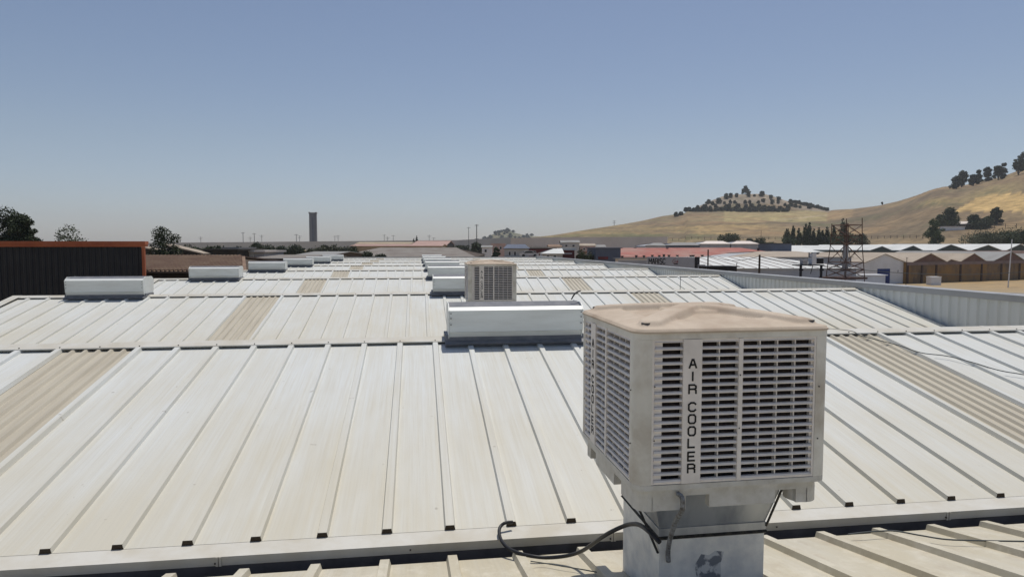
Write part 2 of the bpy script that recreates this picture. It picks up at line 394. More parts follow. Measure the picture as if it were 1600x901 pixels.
# outer walls
YE=7*PP+YA+.25
wl=MB(); wl.box(XL-.02,XL+.12,-12,YE+.2,GZ,-.35); wl.box(XR+.42,XR+.5,-12,YE,GZ,1.1); wl.box(XL,XR,YE,YE+.2,GZ,.8)
wl.build('outer_wall','wallgrey',wh)
for n_ in range(0,9):                                    # raking flashing on the left edge
    y0=(n_-1)*PP; mb=MB()
    pf=[(0,0),(YA,ZA),(YB,ZB)]
    for (ya,za),(yb,zb) in ((pf[0],pf[1]),(pf[1],pf[2])):
        if n_==0 and ya==0: continue
        if n_==8 and ya==YA: continue
        mb.hexa([(XL-.12,ya,za-.25),(XL-.06,ya,za-.25),(XL-.06,yb,zb-.25),(XL-.12,yb,zb-.25)],[(XL-.12,ya,za+.05),(XL-.06,ya,za+.05),(XL-.06,yb,zb+.05),(XL-.12,yb,zb+.05)])
        mb.hexa([(XL-.12,ya,za+.051),(XL+.12,ya,za+.051),(XL+.12,yb,zb+.051),(XL-.12,yb,zb+.051)],[(XL-.12,ya,za+.056),(XL+.12,ya,za+.056),(XL+.12,yb,zb+.056),(XL-.12,yb,zb+.056)])
    mb.build('rake_flashing','trim',wh,(0,y0,0))
# parapets
mb=MB(); pit=.30; pr=[]; y=-12
while y<YE: pr+=[(y,0),(y+.09,0),(y+.13,.04),(y+.26,.04)]; y+=pit
ZP=1.10
vs_=[(XR+.03+dx,y,-.6) for y,dx in pr]+[(XR+.03+dx,y,ZP-.02) for y,dx in pr]; n=len(pr)
mb.add(vs_,[(i,i+1,n+i+1,n+i) for i in range(n-1)])
pa=mb.build('parapet','para',wh)
mb=MB(); mb.box(XR+.0,XR+.5,-12,YE+.25,ZP,ZP+.035); mb.box(XR+.0,XR+.012,-12,YE+.25,ZP-.12,ZP-.002)
y=-9
while y<YE: mb.box(XR-.004,XR+.504,y-.03,y+.03,ZP+.002,ZP+.040); y+=3.0
mb.build('coping','coping',pa)
mb=MB(); mb.box(XL,XR,YE,YE+.25,.6,1.06); pe=mb.build('parapet','coping',wh)

# ------------------------------------------------------------------ ridge ventilators
def make_vent(label):
    t=thing('ridge_ventilator',label,'roof vent',group='white ridge ventilators along the roof ridges')
    Lh=.965; mb=MB()
    def deflector(sg):
        m_=MB(); pf=[(-.27,.045),(-.315,.125),(-.345,.14),(-.375,.44),(-.30,.485)]
        out=pf+[(a+.006,b-.008) for a,b in pf[::-1]]
        m_.loft([[(x,sg*a,b) for a,b in out] for x in (-Lh,Lh)]); 
        m_.box(-Lh+.002,Lh-.002,min(sg*-.34,sg*-.348),max(sg*-.34,sg*-.348),.133,.141)
        for x in (-Lh+.02,Lh-.02):
            for z in (.24,.33,.40): m_.box(x-.007,x+.007,min(sg*-.36,sg*-.378),max(sg*-.36,sg*-.378),z-.007,z+.007,1)
        return m_
    deflector(1).build('deflector',['vent','screw'],t); deflector(-1).build('deflector',['vent','screw'],t)
    for sx in (-1,1):
        m_=MB(); pf=[(-.26,.0),(-.345,.135),(-.375,.44),(-.30,.492),(-.22,.53),(.22,.53),(.30,.492),(.375,.44),(.345,.135),(.26,.0)]
        m_.loft([[(sx*(Lh+.002+q),a,b) for a,b in pf] for q in (0,.012)]); m_.build('end_plate','vent',t)
    m_=MB(); m_.box(-Lh,Lh,-.20,.20,.03,.36); m_.build('throat','dark',t)
    m_=MB(); m_.loft([[(x,a,b) for a,b in [(-.24,.475),(0,.535),(.24,.475),(.24,.463),(0,.52),(-.24,.463)]] for x in (-Lh,Lh)])
    m_.build('top_cover','ventbase',t)
    m_=MB(); pf=[(-.40,-.40*SL+.045),(-.29,.0),(-.27,.07),(.27,.07),(.29,.0),(.40,-.40*SL+.045),(.3,-.10),(-.3,-.10)]
    m_.loft([[(x,a,b+.004) for a,b in pf] for x in (-Lh-.06,Lh+.04)]); m_.build('base_saddle','ventbase',t)
    return t
ordn=['first','second','third','fourth','fifth','sixth','seventh','eighth']
v0=make_vent('large white ridge ventilator just behind the near air cooler, nearest of its row')
v0.location=(1.165,YA,ZA+.02)
for n_ in range(2,8):
    v=copy_tree(v0); v.location=(1.165,YA+(n_-1)*PP,ZA+.02)
    v['label']='white ridge ventilator, %s from the front in the middle row%s'%(ordn[n_-1],', behind the small air cooler' if n_==2 else '')
for n_ in range(2,8):
    v=copy_tree(v0); v.location=(-8.55,YA+(n_-1)*PP,ZA+.02)
    v['label']='white ridge ventilator, %s from the front in the left row%s'%(ordn[n_-2],{2:' against the black building',3:' before the brown sheet roof'}.get(n_,''))

# ------------------------------------------------------------------ air coolers
def rr(w,d,r,n=6):
    pts=[]
    for sx,sy,a0 in ((1,-1,-90),(1,1,0),(-1,1,90),(-1,-1,180)):
        for i in range(n+1):
            a=R(a0+90*i/n); pts.append((sx*(w/2-r)+r*cos(a), sy*(d/2-r)+r*sin(a)))
    return pts
STRK={'A':[(0,0,.42,1),(.58,1,1,0),(.25,.36,.75,.36)],'I':[(.5,0,.5,1)],'R':[(0,0,0,.44),(0,.56,0,1),(0,1,.75,1),(.75,1,1,.85),(1,.85,1,.62),(1,.62,.8,.5),(.15,.5,.8,.5),(.8,.5,1,.35),(1,.35,1,0)],
 'C':[(1,.82,.75,1),(.75,1,.3,1),(.3,1,0,.8),(0,.8,0,.2),(0,.2,.3,0),(.3,0,.75,0),(.75,0,1,.18)],
 'O':[(.42,1,.2,1),(.2,1,0,.8),(0,.8,0,.2),(0,.2,.2,0),(.2,0,.42,0),(.6,0,.8,0),(.8,0,1,.2),(1,.2,1,.8),(1,.8,.8,1),(.8,1,.6,1)],
 'L':[(0,1,0,0),(0,0,.9,0)],'E':[(0,0,0,.44),(0,.56,0,1),(0,1,.95,1),(.15,.5,.85,.5),(0,0,.95,0)]}
def stroke(mb,x0,z0,x1,z1,t,y,mi=0):
    dx,dz=x1-x0,z1-z0; l=sqrt(dx*dx+dz*dz); nx,nz=-dz/l*t/2,dx/l*t/2; ex,ez=dx/l*t*.3,dz/l*t*.3
    a=(x0-ex,z0-ez); b=(x1+ex,z1+ez)
    q=[(a[0]+nx,a[1]+nz),(a[0]-nx,a[1]-nz),(b[0]-nx,b[1]-nz),(b[0]+nx,b[1]+nz)]
    mb.loft([[(u,y,v) for u,v in q],[(u,y-.0015,v) for u,v in q]],mi)
def make_cooler(label, loc, rz, ph):
    """local z=0 at the roof; ph shifts nothing but the pedestal foot"""
    t=thing('air_cooler',label,'air cooler',loc,rz,'rooftop evaporative air coolers')
    W=1.16; z0=.845; z1=1.655; zt=1.695                     # louvre bottom/top, top of rim
    # lower tray with notches
    m_=MB(); ol=rr(W-.05,W-.05,.085)
    m_.loft([[(x,y,z) for x,y in rr(W,W,.07)] for z in (z0-.03,z0)]); 
    m_.loft([[(x,y,z) for x,y in ol] for z in (z0-.075,z0-.0301)])
    def skirt(a0,a1,zb,side):
        h=(W-.05)/2
        if side==0: m_.box(a0,a1,-h+.001,-h+.05,zb,z0-.0752)
        if side==1: m_.box(-h+.001,-h+.05,a0,a1,zb,z0-.0752)
        if side==2: m_.box(h-.05,h-.001,a0,a1,zb,z0-.0752)
        if side==3: m_.box(a0,a1,h-.05,h-.001,zb,z0-.0752)
    for s_ in range(4):
        for a0,a1,zb in ((-.47,-.27,z0-.155),(-.13,.27,z0-.15),(.40,.47,z0-.155)): skirt(a0,a1,zb,s_)
    for sx in (-1,1):
        for sy in (-1,1):
            c=rr(.17,.17,.08); m_.loft([[(sx*(W/2-.111)+x,sy*(W/2-.111)+y,z) for x,y in c] for z in (z0-.157,z0-.0751)])
    m_.build('water_tray','tray',t)
    # corner posts
    for k in range(4):
        m_=MB(); pts=[]
        cx_=W/2-.07
        for i in range(9):
            a=R(180+90*i/8); pts.append((-cx_+.07*cos(a),-cx_+.07*sin(a)))
        pts+= [(-W/2+.093,-W/2),(-W/2+.093,-W/2+.04),(-W/2+.04,-W/2+.093),(-W/2,-W/2+.093)]
        m_.loft([[(x,y,z) for x,y in pts] for z in (z0+.001,z1)])
        o=m_.build('corner_post','body',t,(0,0,0),k*pi/2)
        for i,p in enumerate(o.data.polygons): p.use_smooth=False
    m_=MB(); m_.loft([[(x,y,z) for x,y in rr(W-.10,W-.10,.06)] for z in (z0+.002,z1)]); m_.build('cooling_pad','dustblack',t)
    # louvre panel (front), copied to the other three sides
    m_=MB(); y=-W/2; X=lambda c:(c-385)/1025*W-W/2
    xl,xr=X(468),W/2-.094; N=19; pit=(z1-z0-.03)/N; zb=z0+.012
    m_.box(xl,xl+.012,y+.002,y+.04,z0+.003,z1); m_.box(xr-.012,xr,y+.002,y+.04,z0+.003,z1)
    m_.box(xl+.012,xr-.012,y+.003,y+.04,z1-.012,z1-.0005); m_.box(xl+.012,xr-.012,y+.003,y+.04,z0+.003,z0+.012)
    m_.box(xl+.012,X(523),y+.014,y+.04,z0+.012,z1-.012); m_.box(X(1306),xr-.012,y+.014,y+.04,z0+.012,z1-.012)
    m_.box(X(623),X(720),y-.004,y+.04,z0+.004,z1-.001); m_.box(X(912),X(934),y-.003,y+.04,z0+.004,z1-.001)
    for c in (814.5,1028.5,1122,1217): m_.box(X(c-2.5),X(c+2.5),y+.010,y+.04,z0+.012,z1-.012)
    for i in range(N+1):
        z=zb+i*pit; hh=pit*.41 if i<N else .01
        pf=[(y+.016,z+hh),(y+.004,z+hh*.80),(y-.001,z+hh*.22),(y+.001,z),(y+.008,z),(y+.018,z+hh*.5)]
        for a,b in ((xl+.014,X(622.5)),(X(720.5),X(911.5)),(X(934.5),xr-.014)):
            m_.loft([[(x,p,q) for p,q in pf] for x in (a,b)])
    for c,zz in ((480,.25),(480,.55),(1345,.22),(1345,.52),(920,.3),(920,.6)):
        m_.box(X(c)-.003,X(c)+.003,y-.006,y-.001,z0+zz,z0+zz+.006,1)
    p0=m_.build('louvre_panel',['louvre','letter'],t)
    m_=MB(); xc=X(672); lw=.040; lh=.047
    for ch,cy_ in zip('AIRCOOLER',(565,585,605,633,652,671,690,711,730)):
        zc=z1-(cy_-527)/228*(z1-z0)
        for s_ in STRK[ch]:
            stroke(m_,xc-lw/2+s_[0]*lw,zc-lh/2+s_[1]*lh,xc-lw/2+s_[2]*lw,zc-lh/2+s_[3]*lh,.0098,y-.0045)
    l0=m_.build('lettering','letter',p0)
    for k in (1,2,3):
        c=p0.copy(); col.objects.link(c); c.parent=t; c.rotation_euler=(0,0,k*pi/2)
        l=l0.copy(); col.objects.link(l); l.parent=c
    # rim + lid
    m_=MB(); m_.loft([[(x,y_,z) for x,y_ in rr(W+.004,W+.004,.072)] for z in (z1+.001,zt)]); m_.build('top_rim','body',t)
    m_=MB(); n=110; W2=W+.02; r=.085
    def lidz(x,y_):
        q=max(abs(x),abs(y_))/(W2/2); e=max(0,1-q)
        z=.014+.070*(1-q**1.7)
        dd=abs(abs(x)-abs(y_))/1.414; band=1 if dd<.062 else max(0,1-(dd-.062)/.018)
        lon=max(abs(x),abs(y_)); out=min(1,max(0,(W2/2-.06-lon)/.03))
        z+=.022*band*out
        ang=min(abs(x),abs(y_)) ; tri=(lon>.10 and lon<W2/2-.20+.0*ang and dd>.085)
        if tri and lon>.2: z-=.014
        z-= .02*(1-min(1,e/.02))**2
        return z
    vs2=[];fs2=[]
    for i in range(n+1):
        for j in range(n+1):
            x=(i/n-.5)*W2; y_=(j/n-.5)*W2; z=lidz(x,y_)
            ax,ay=abs(x)-(W2/2-r),abs(y_)-(W2/2-r)
            if ax>0 and ay>0:
                h_=max(ax,ay); l_=sqrt(ax*ax+ay*ay); k=h_/l_; x=math.copysign(W2/2-r+ax*k,x); y_=math.copysign(W2/2-r+ay*k,y_)
            vs2.append((x,y_,zt+z))
    for i in range(n):
        for j in range(n): a=i*(n+1)+j; fs2.append((a,a+n+1,a+n+2,a+1))
    m_.add(vs2,fs2,0,True)
    m_.loft([[(x,y_,z) for x,y_ in rr(W2,W2,r,8)] for z in (zt+.0008,zt+.0042)])
    # close the side of the lid
    edge=[i*(n+1) for i in range(n+1)]+[n*(n+1)+j for j in range(1,n+1)]+[i*(n+1)+n for i in range(n-1,-1,-1)]+[j for j in range(n-1,0,-1)]
    top=[vs2[i] for i in edge]; m_.loft([[(a,b,zt+.001) for a,b,c in top],top],caps=False)
    for sx in (-1,1):
        for sy in (-1,1): m_.loft([[(sx*(W/2-.085)+.026*cos(a*pi/6),sy*(W/2-.085)+.026*sin(a*pi/6),zt+q) for a in range(12)] for q in (.03,.045)],1)  # discs in screw colour: painted shade of recesses at the lid corners
    m_.build('lid',['lid','screw'],t)
    # duct and pedestal
    zp=.445
    m_=MB(); a,b=.40,.33
    m_.hexa([(-b,-b,zp+.02),(b,-b,zp+.02),(b,b,zp+.02),(-b,b,zp+.02)],[(-a,-a,z0-.12),(a,-a,z0-.12),(a,a,z0-.12),(-a,a,z0-.12)])
    m_.hexa([(-b-.012,-b-.012,zp-.01),(b+.012,-b-.012,zp-.01),(b+.012,b+.012,zp-.01),(-b-.012,b+.012,zp-.01)],[(-b-.012,-b-.012,zp+.045)]+[(b+.012,-b-.012,zp+.045),(b+.012,b+.012,zp+.045),(-b-.012,b+.012,zp+.045)])
    m_.build('duct_transition','galv',t)
    m_=MB()
    c4=[(-b-.012,-b-.012),(b+.012,-b-.012),(b+.012,b+.012),(-b-.012,b+.012)]
    for i in range(4):
        p,q=c4[i],c4[(i+1)%4]; m_.bar((*p,zp-.012),(*q,zp-.012),.016)
        
    m_.bar((c4[1][0],c4[1][1],zp+.02),(a+.004,-a-.004,z0-.13),.010); m_.bar((c4[0][0]-.004,c4[0][1],zp-.10),(-a-.02,a*.55,z0-.10),.012)
    m_.build('sealing_strip','seal',t)
    m_=MB(); b=.335
    m_.hexa([(-b,-b,-.35),(b,-b,-.35),(b,b,-.35),(-b,b,-.35)],[(-b,-b,zp-.01),(b,-b,zp-.01),(b,b,zp-.01),(-b,b,zp-.01)])
    k1,k2=-.14,.36
    po=m_.build('pedestal','ped',t)
    m_=MB(); random.seed(4)
    pts=[(-.10,.0),(-.095,.14),(-.11,.22),(-.07,.285),(-.02,.275),(.02,.30),(.075,.29),(.055,.22),(.06,.12),(.05,0)]
    m_.loft([[(x,yy,z+.03) for x,z in pts] for yy in (-b-.0015,-b+.004)]); m_.build('bare_patch','pedpatch',po)
    m_=MB(); pts=[(-.325,-W/2+.01,z0-.055),(-.318,-W/2-.02,z0-.060),(-.312,-W/2-.03,z0-.09),(-.308,-W/2-.01,z0-.15),(-.303,-.50,z0-.24),(-.298,-.41,zp+.02),(-.292,-b-.03,zp-.08),(-.285,-b-.02,zp-.15)]
    m_.tube(sm(pts),.014,10); m_.build('drain_hose','pipe',t)
    return t
def sm(pts,n=6):
    P=[Vector(p) for p in pts]; P=[P[0]*2-P[1]]+P+[P[-1]*2-P[-2]]; o=[]
    for i in range(1,len(P)-2):
        for k in range(n):
            t=k/n; a,b,c,d=P[i-1:i+3]
            o.append(.5*((2*b)+(c-a)*t+(2*a-5*b+4*c-d)*t*t+(3*b-a-3*c+d)*t**3))
    o.append(P[-2]); return [tuple(p) for p in o]
make_cooler('large dusty air cooler in the foreground on a painted sheet metal pedestal',(1.502,-1.215,.115),.014,(.0,-.0))
make_cooler('smaller-looking air cooler farther back, behind the nearest ridge ventilator',(1.50,10.90,.16),-.0,(-.1,.08))

# ------------------------------------------------------------------ cables and small things on the roof
def ray(px,py):
    x=(px-800)/F; z=(450.5-py)/F; c,s=cos(PIT),sin(PIT); y,zz=c+s*z,-s+c*z
    return Vector((cyw*x+syw*y,-syw*x+cyw*y,zz))
def onz(px,py,z): r=ray(px,py); k=(z-CZ)/r.z; return (CX+r.x*k,CY+r.y*k,z)
def ondown(px,py,dz=.0):      # on the near falling slope
    r=ray(px,py); s=(ZB-ZA)/(YB-YA); k=((ZA+s*(CY-(YA-PP)))-CZ+dz)/(r.z-s*r.y); return (CX+r.x*k,CY+r.y*k,CZ+r.z*k)
def onup(px,py,dz=.0):
    r=ray(px,py); k=(SL*CY+dz-CZ)/(r.z-SL*r.y); return (CX+r.x*k,CY+r.y*k,CZ+r.z*k)
cb=[onz(801,815,.055),onz(790,816,.06),onz(782,822,.04),onz(780,832,.02),onz(785,846,.0),onz(800,859,-.01),onz(830,868,-.0),ondown(865,870,.045),ondown(905,862,.12),ondown(950,847,.25),ondown(985,834,.33)]
m_=MB(); last=cb[-1]; cb+= [(1.13,-1.62,.64),(1.16,-1.66,.56),(1.175,-1.60,.50)]
cb=cb[:-5]+[P3(950,846,4.15),P3(980,831,4.02),P3(996,828,3.90),P3(1007,831,3.80),P3(1020,841,3.68),P3(1037,858,3.60)]
m_.tube(sm(cb),.0135,10); tag(m_.build('power_cable','cable'),'thick black rubber cable looping over the gutter to the near air cooler','cable')
def wire(name,label,pts,r=.006,mt='wire'):
    m_=MB(); m_.tube(sm(pts),r,6); tag(m_.build(name,mt),label,'cable')
wire('wire','thin black wire drooping across the dark gutter right of the near air cooler',[ondown(1325,834,.05),ondown(1350,831,.06),ondown(1375,829,.06),ondown(1400,829,.06),ondown(1440,836,.045),ondown(1480,842,.045),ondown(1540,844,.045),ondown(1600,845,.045),ondown(1680,846,.045)],.006)
wire('wire','short stiff wire lying on the dusty near roof, left of the pedestal',[ondown(829,876,.05),ondown(850,879,.03),ondown(880,884,.03),ondown(905,888,.03),ondown(932,893,.045)],.004)
wire('wire','long slack wire running over the ridge and down the right roof slope',[onup(1262,512,.05)]+[onup(*q,.05) for q in ((1290,513),(1330,517),(1345,524),(1380,533),(1410,541),(1440,551),(1480,556),(1520,566),(1560,578),(1600,585),(1660,596),(1720,606))],.007)
wire('wire','bent stub of cable sticking up at the right end of the nearest ridge ventilator',[P3(893,468,9.9),P3(897,461,9.9),P3(902,456,9.95),P3(907,454.5,10)],.011,'cable')
x_,y_=pol(1063,27.6)
m_=MB(); m_.tube([(x_,y_,.1),(x_+.02,y_,1.05)],.012,6); m_.box(x_-.05,x_+.05,y_-.05,y_+.05,.1,.45); tag(m_.build('steel_rod','steelgrey'),'thin upright steel rod standing on the white roof beyond the third ridge','rod')

# ------------------------------------------------------------------ trees
def blobcrown(mb, blobs, n, size, zs=1.0):
    tot=sum(b[3]**2 for b in blobs)
    for b in blobs:
        k=int(n*b[3]**2/tot)
        for _ in range(k):
            while True:
                v=Vector((random.uniform(-1,1),random.uniform(-1,1),random.uniform(-1,1)))
                if .15<v.length<1: break
            v=v.normalized()*(v.length**.62)*random.uniform(.75,1.28)
            c=Vector(b[:3])+Vector((v.x*b[3],v.y*b[3],v.z*b[3]*zs))
            nrm=Vector((random.gauss(0,1),random.gauss(0,1),random.gauss(0,1)+.5)).normalized()
            a=nrm.orthogonal().normalized(); e=nrm.cross(a); ang=random.uniform(0,6.28); a,e=a*cos(ang)+e*sin(ang),e*cos(ang)-a*sin(ang)
            s=size*random.uniform(.5,1.3); l=s*random.uniform(.9,1.6)
            mb.add([c-a*s*.5,c+e*l*.35,c+a*s*.5,c-e*l*.45],[(0,1,2,3)])
def tree(label, px, py_top, py_base, d, wpx, leaf='leaf_dark', n=3500, kind='round', zbase=None, size=None, name='tree', cat='tree', group=None, seed=1, nb=14, low=True):
    wpx*=1.15 if kind=='round' else .82
    random.seed(seed*97+int(px)); x,y=pol(px,d); zt=hz(py_top,d); zb=hz(py_base,d) if zbase is None else zbase
    h=zt-zb; rw=wpx/F*d/2; t=thing(name,label,cat,(x,y,zb),0,group)
    mb=MB(); blobs=[]; sz=size or max(.14,d*.0017)
    if kind=='round':
        th=h-2*min(rw,h*.42); th=max(th,h*.12)
        if low: th=max(h*.05,h-rw*2.6)
        for i in range(int(nb*1.8)):
            a=random.uniform(0,6.28); q=random.uniform(0,1)**.6; f=random.uniform(0,1)
            rb=rw*random.uniform(.16,.36); zz=th+rb*.6+(h-th-rb*1.6)*f; k=sqrt(max(.08,1-((f-.4)/.75)**2))
            blobs.append((cos(a)*q*(rw-rb)*k,sin(a)*q*(rw-rb)*k,zz,rb))
        blobs.append((0,0,h-rw*.35,rw*.35)); blobs.append((0,0,th+(h-th)*.45,rw*.55))
        blobcrown(mb,blobs,n,sz,.85)
    else:
        m=8
        for i in range(m):
            f=i/(m-1); rb=rw*(1.0 if kind=='column' else 1)*(1-abs(f-.35)/.75)**.8+rw*.12
            blobs.append((random.uniform(-.15,.15)*rw,random.uniform(-.15,.15)*rw,h*.08+h*.86*f,rb))
        blobcrown(mb,blobs,n,sz,1.3 if h/m>rw else 1)
        th=h*.2
    mb.build('crown',leaf,t)
    tb=MB(); tb.tube([(0,0,-.5),(rw*.04,0,th*.6),(0,0,th+(h-th)*.5)],max(.06,rw*.09),7,r2=max(.02,rw*.03))
    if kind=='round':
        for b in blobs[:5]: tb.tube([(0,0,th*.8),(b[0]*.5,b[1]*.5,(th+b[2])*.5),b[:3]],max(.03,rw*.04),5,r2=.02)
    tb.build('trunk','bark',t); return t
tree('big dark tree behind the black building, at the left edge',12,320,470,58,76,n=15000,seed=1,zbase=-6,nb=24)
tree('dark tree with a leaning right-hand crown, behind the black building',40,336,470,56,50,n=8000,seed=2,zbase=-6,nb=12)
tree('low tree crown just showing over the orange-trimmed black wall',108,350,480,62,80,'leaf_mid',n=9000,seed=3,zbase=-6)
tree('round dark tree at the right end of the black building',253,353,440,66,62,n=11000,seed=4,zbase=-6.5,nb=20)
tree('small bushy tree right of the brown roof',294,380,410,90,36,'leaf_mid',n=1200,seed=5)
tree('dark bush in front of the viaduct, left of the concrete tower',402,377,396,150,24,n=1400,seed=6,nb=9)
for i,(px,pt,pb,d,wp,lf,lb) in enumerate([(332,385,402,120,26,'leaf_dark','dark shrub behind the brown sheet roof'),
  (430,388,400,190,46,'leaf_olive','left end bush of the green strip under the viaduct'),(462,389,400,200,44,'leaf_mid','bush of the green strip, below and left of the tower'),
  (500,388,400,200,46,'leaf_dark','bush of the green strip, right below the tower'),(538,388,402,190,36,'leaf_olive','right end bush of the green strip under the viaduct'),
  (552,389,404,118,26,'leaf_dark','dark bush before the big grey-brown roof, left one'),(572,392,405,116,34,'leaf_dark','dark bush before the big grey-brown roof, middle one'),(596,396,405,116,26,'leaf_dark','low dark bush before the big grey-brown roof, right one'),
  (697,383,400,260,22,'leaf_olive','pale bush right of the pink roof'),(722,382,398,240,34,'leaf_dark','wide dark tree clump left of the white house'),(744,378,396,235,26,'leaf_dark','dark tree right beside the white house'),(775,386,404,150,14,'leaf_dark','small dark bush before the pink house'),
  (1138,363,384,330,38,'leaf_mid','broad green tree beyond the grey sheds'),(1170,372,384,330,22,'leaf_olive','small olive tree right of the broad green tree'),(1185,371,386,320,28,'leaf_dark','dark low tree behind the last grey shed')]):
    tree(lb,px,pt,pb+6,d,wp,lf,n=2600,seed=10+i,name='bush' if 'bush' in lb or 'shrub' in lb else 'tree',cat='bush' if 'bush' in lb or 'shrub' in lb else 'tree',nb=8)
for i,(px,pt,wp) in enumerate([(600.5-.5,370,0),(647,372,3),(651.5,368,5)]):
    if wp: tree(['','smaller of two tiny cypresses poking over the viaduct','taller of two tiny cypresses poking over the viaduct'][i],px,pt,386,420,wp,n=260,kind='column',seed=30+i,name='cypress_tree')
# cypress row
cyp=[(1229,357,16),(1238,352,10),(1247,356,11),(1257,349,12),(1263,347,12),(1270,357,9),(1278,355,11),(1284,359,9),(1291,354,12),(1301,352,10),(1315,341,15)]
for i,(px,pt,wp) in enumerate(cyp):
    tree('%s dark cypress from the left in the row beyond the white roofs'%(['first','second','third','fourth','fifth','sixth','seventh','eighth','ninth','tenth','last and tallest'][i]),px,pt,390,300,wp,n=1800,kind='column',seed=40+i,name='cypress_tree',group='cypresses in a row')
for i,(px,pt,pb,d,wp,lf,lb) in enumerate([(1322,362,390,290,36,'leaf_mid','round green tree behind the lattice tower'),(1345,364,390,292,34,'leaf_olive','olive green tree right behind the lattice tower'),(1304,364,390,285,30,'leaf_mid','round tree at the foot of the tallest cypress'),
  (1232,370,390,280,26,'leaf_dark','low bush at the left foot of the cypress row'),(1200,377,388,270,40,'leaf_dark','long dark bush left of the cypress row'),
  (1456,341,386,270,30,'leaf_mid','tall dense tree standing alone right of the slope, before the farmhouse'),(1483,324,356,380,28,'leaf_mid','tall tree uphill behind the farmhouse'),(1470,335,358,370,20,'leaf_mid','tree on the left of the uphill pair behind the farmhouse'),
  (1520,335,356,372,22,'leaf_dark','dark tree just behind the farmhouse roof'),(1553,324,352,380,18,'leaf_dark','round-topped tree right of the farmhouse'),(1540,338,356,360,22,'leaf_mid','low tree right beside the farmhouse'),(1528,342,358,345,30,'leaf_dark','bush before the right end of the farmhouse'),
  (1535,362,384,252,62,'leaf_olive','olive bush of the hedge row under the farmhouse, left one'),(1562,360,384,252,58,'leaf_mid','brighter bush of the hedge row under the farmhouse, second'),(1586,358,384,252,60,'leaf_dark','dark bush of the hedge row under the farmhouse, third'),(1612,357,384,252,60,'leaf_dark','dark bush of the hedge row at the right edge')]):
    b_='bush' in lb
    if px>1440 and pb<370: d=d_at(px,pb)
    zb_=terrain(px,d)-.5 if d>252 else None
    tree(lb,px,pt,pb,d,wp,lf,zbase=zb_,n=4500,seed=60+i,name='bush' if b_ else 'tree',cat='bush' if b_ else 'tree',nb=12)
# trees on the crests
def on_hill(px,d): x,y=pol(px,d); return terrain(px,d)
def hill_tree(lb,px,d,hpx,wpx,lf,n,seed,group=None,name='tree',cat='tree'):
    zb=on_hill(px,d); pyb=385-(zb-CZ)*F/d
    return tree(lb,px,pyb-hpx,pyb,d,wpx,lf,n=n,seed=seed,group=group,name=name,cat=cat,zbase=zb-.3,nb=8)
hill_tree('lone tree on the very top of the far hill',1162,898,13,11,'leaf_dark',1800,80)
for i,(px,off,h_,w_) in enumerate([(1489,55,20,20),(1497,30,26,20),(1515,45,18,15),(1523,25,22,14),(1536,15,22,15),(1553,34,22,18),(1561,16,22,14),(1584,50,26,20),(1591,24,28,18),(1603,20,34,26)]):
    dc=interp(CREST,px)[1]; hill_tree('%s dark tree from the left on the crest of the right hill'%(['first','second','third','fourth','fifth','sixth','seventh','eighth','ninth','last'][i]),px,dc-off,h_,w_,'leaf_dark' if i%2 else 'leaf_blue',3000,90+i,'trees on the right crest')
hill_tree('tiny lone bush on the saddle between the two hills',1375,686,5,3,'leaf_dark',120,120,None,'bush','bush')
proto=None; random.seed(5)
sp=[]
for row,(off_,step,a,b) in enumerate(((30,11.5,1104,1232),(62,10,1090,1262),(92,10,1078,1236))):
    px=a
    while px<b: sp.append((px+random.uniform(-3,3),off_*(interp(CREST,px)[1]-780)/120+random.uniform(-6,6),random.uniform(.6,1.05))); px+=step*random.uniform(.8,1.25)
px=1232
while px<1292: sp.append((px,14+random.uniform(-4,4),.75)); px+=3.6
px=1096
while px<1232: sp.append((px,(interp(CREST,px)[1]-786)+random.uniform(-5,5),random.uniform(.75,1.1))); px+=random.uniform(4,8)
for px,off in ((1055,200),(1062,205),(1070,190),(1075,195),(1082,200),(1090,205),(1100,205)): sp.append((px,off-100,.8))
for px,off,k in sp:
    dc=interp(CREST,px)[1]; d=dc-off; x,y=pol(px,d); z=terrain(px,d)
    if proto is None:
        proto=hill_tree('dark round shrub on the terraced top of the far hill',px,d,8,8.5,'leaf_dark',600,130,'shrubs dotted over the top of the far hill','shrub','shrub'); o=proto
    else: o=copy_tree(proto)
    o.location=(x,y,z-.4); o.scale=(k,k,k*random.uniform(.8,1.2)); o.rotation_euler=(0,0,random.uniform(0,6))
# far wooded hill clumps
random.seed(9); proto=None
for i in range(46):
    px=random.uniform(756,832); d=1750-random.uniform(0,130); x,y=pol(px,d); z=fhz(px,d)
    if px>808 and random.random()<.4: continue
    if proto is None:
        proto=tree('bluish green tree on the small distant hill',px,385-(z-CZ)*F/d-5,385-(z-CZ)*F/d,d,7.5,'leaf_blue',n=130,seed=3,zbase=z,group='trees covering the small distant hill',nb=6,size=3.0); o=proto
    else: o=copy_tree(proto)
    k=random.uniform(.6,1.1); o.location=(x,y,z-1); o.scale=(k,k,k); o.rotation_euler=(0,0,random.uniform(0,6))

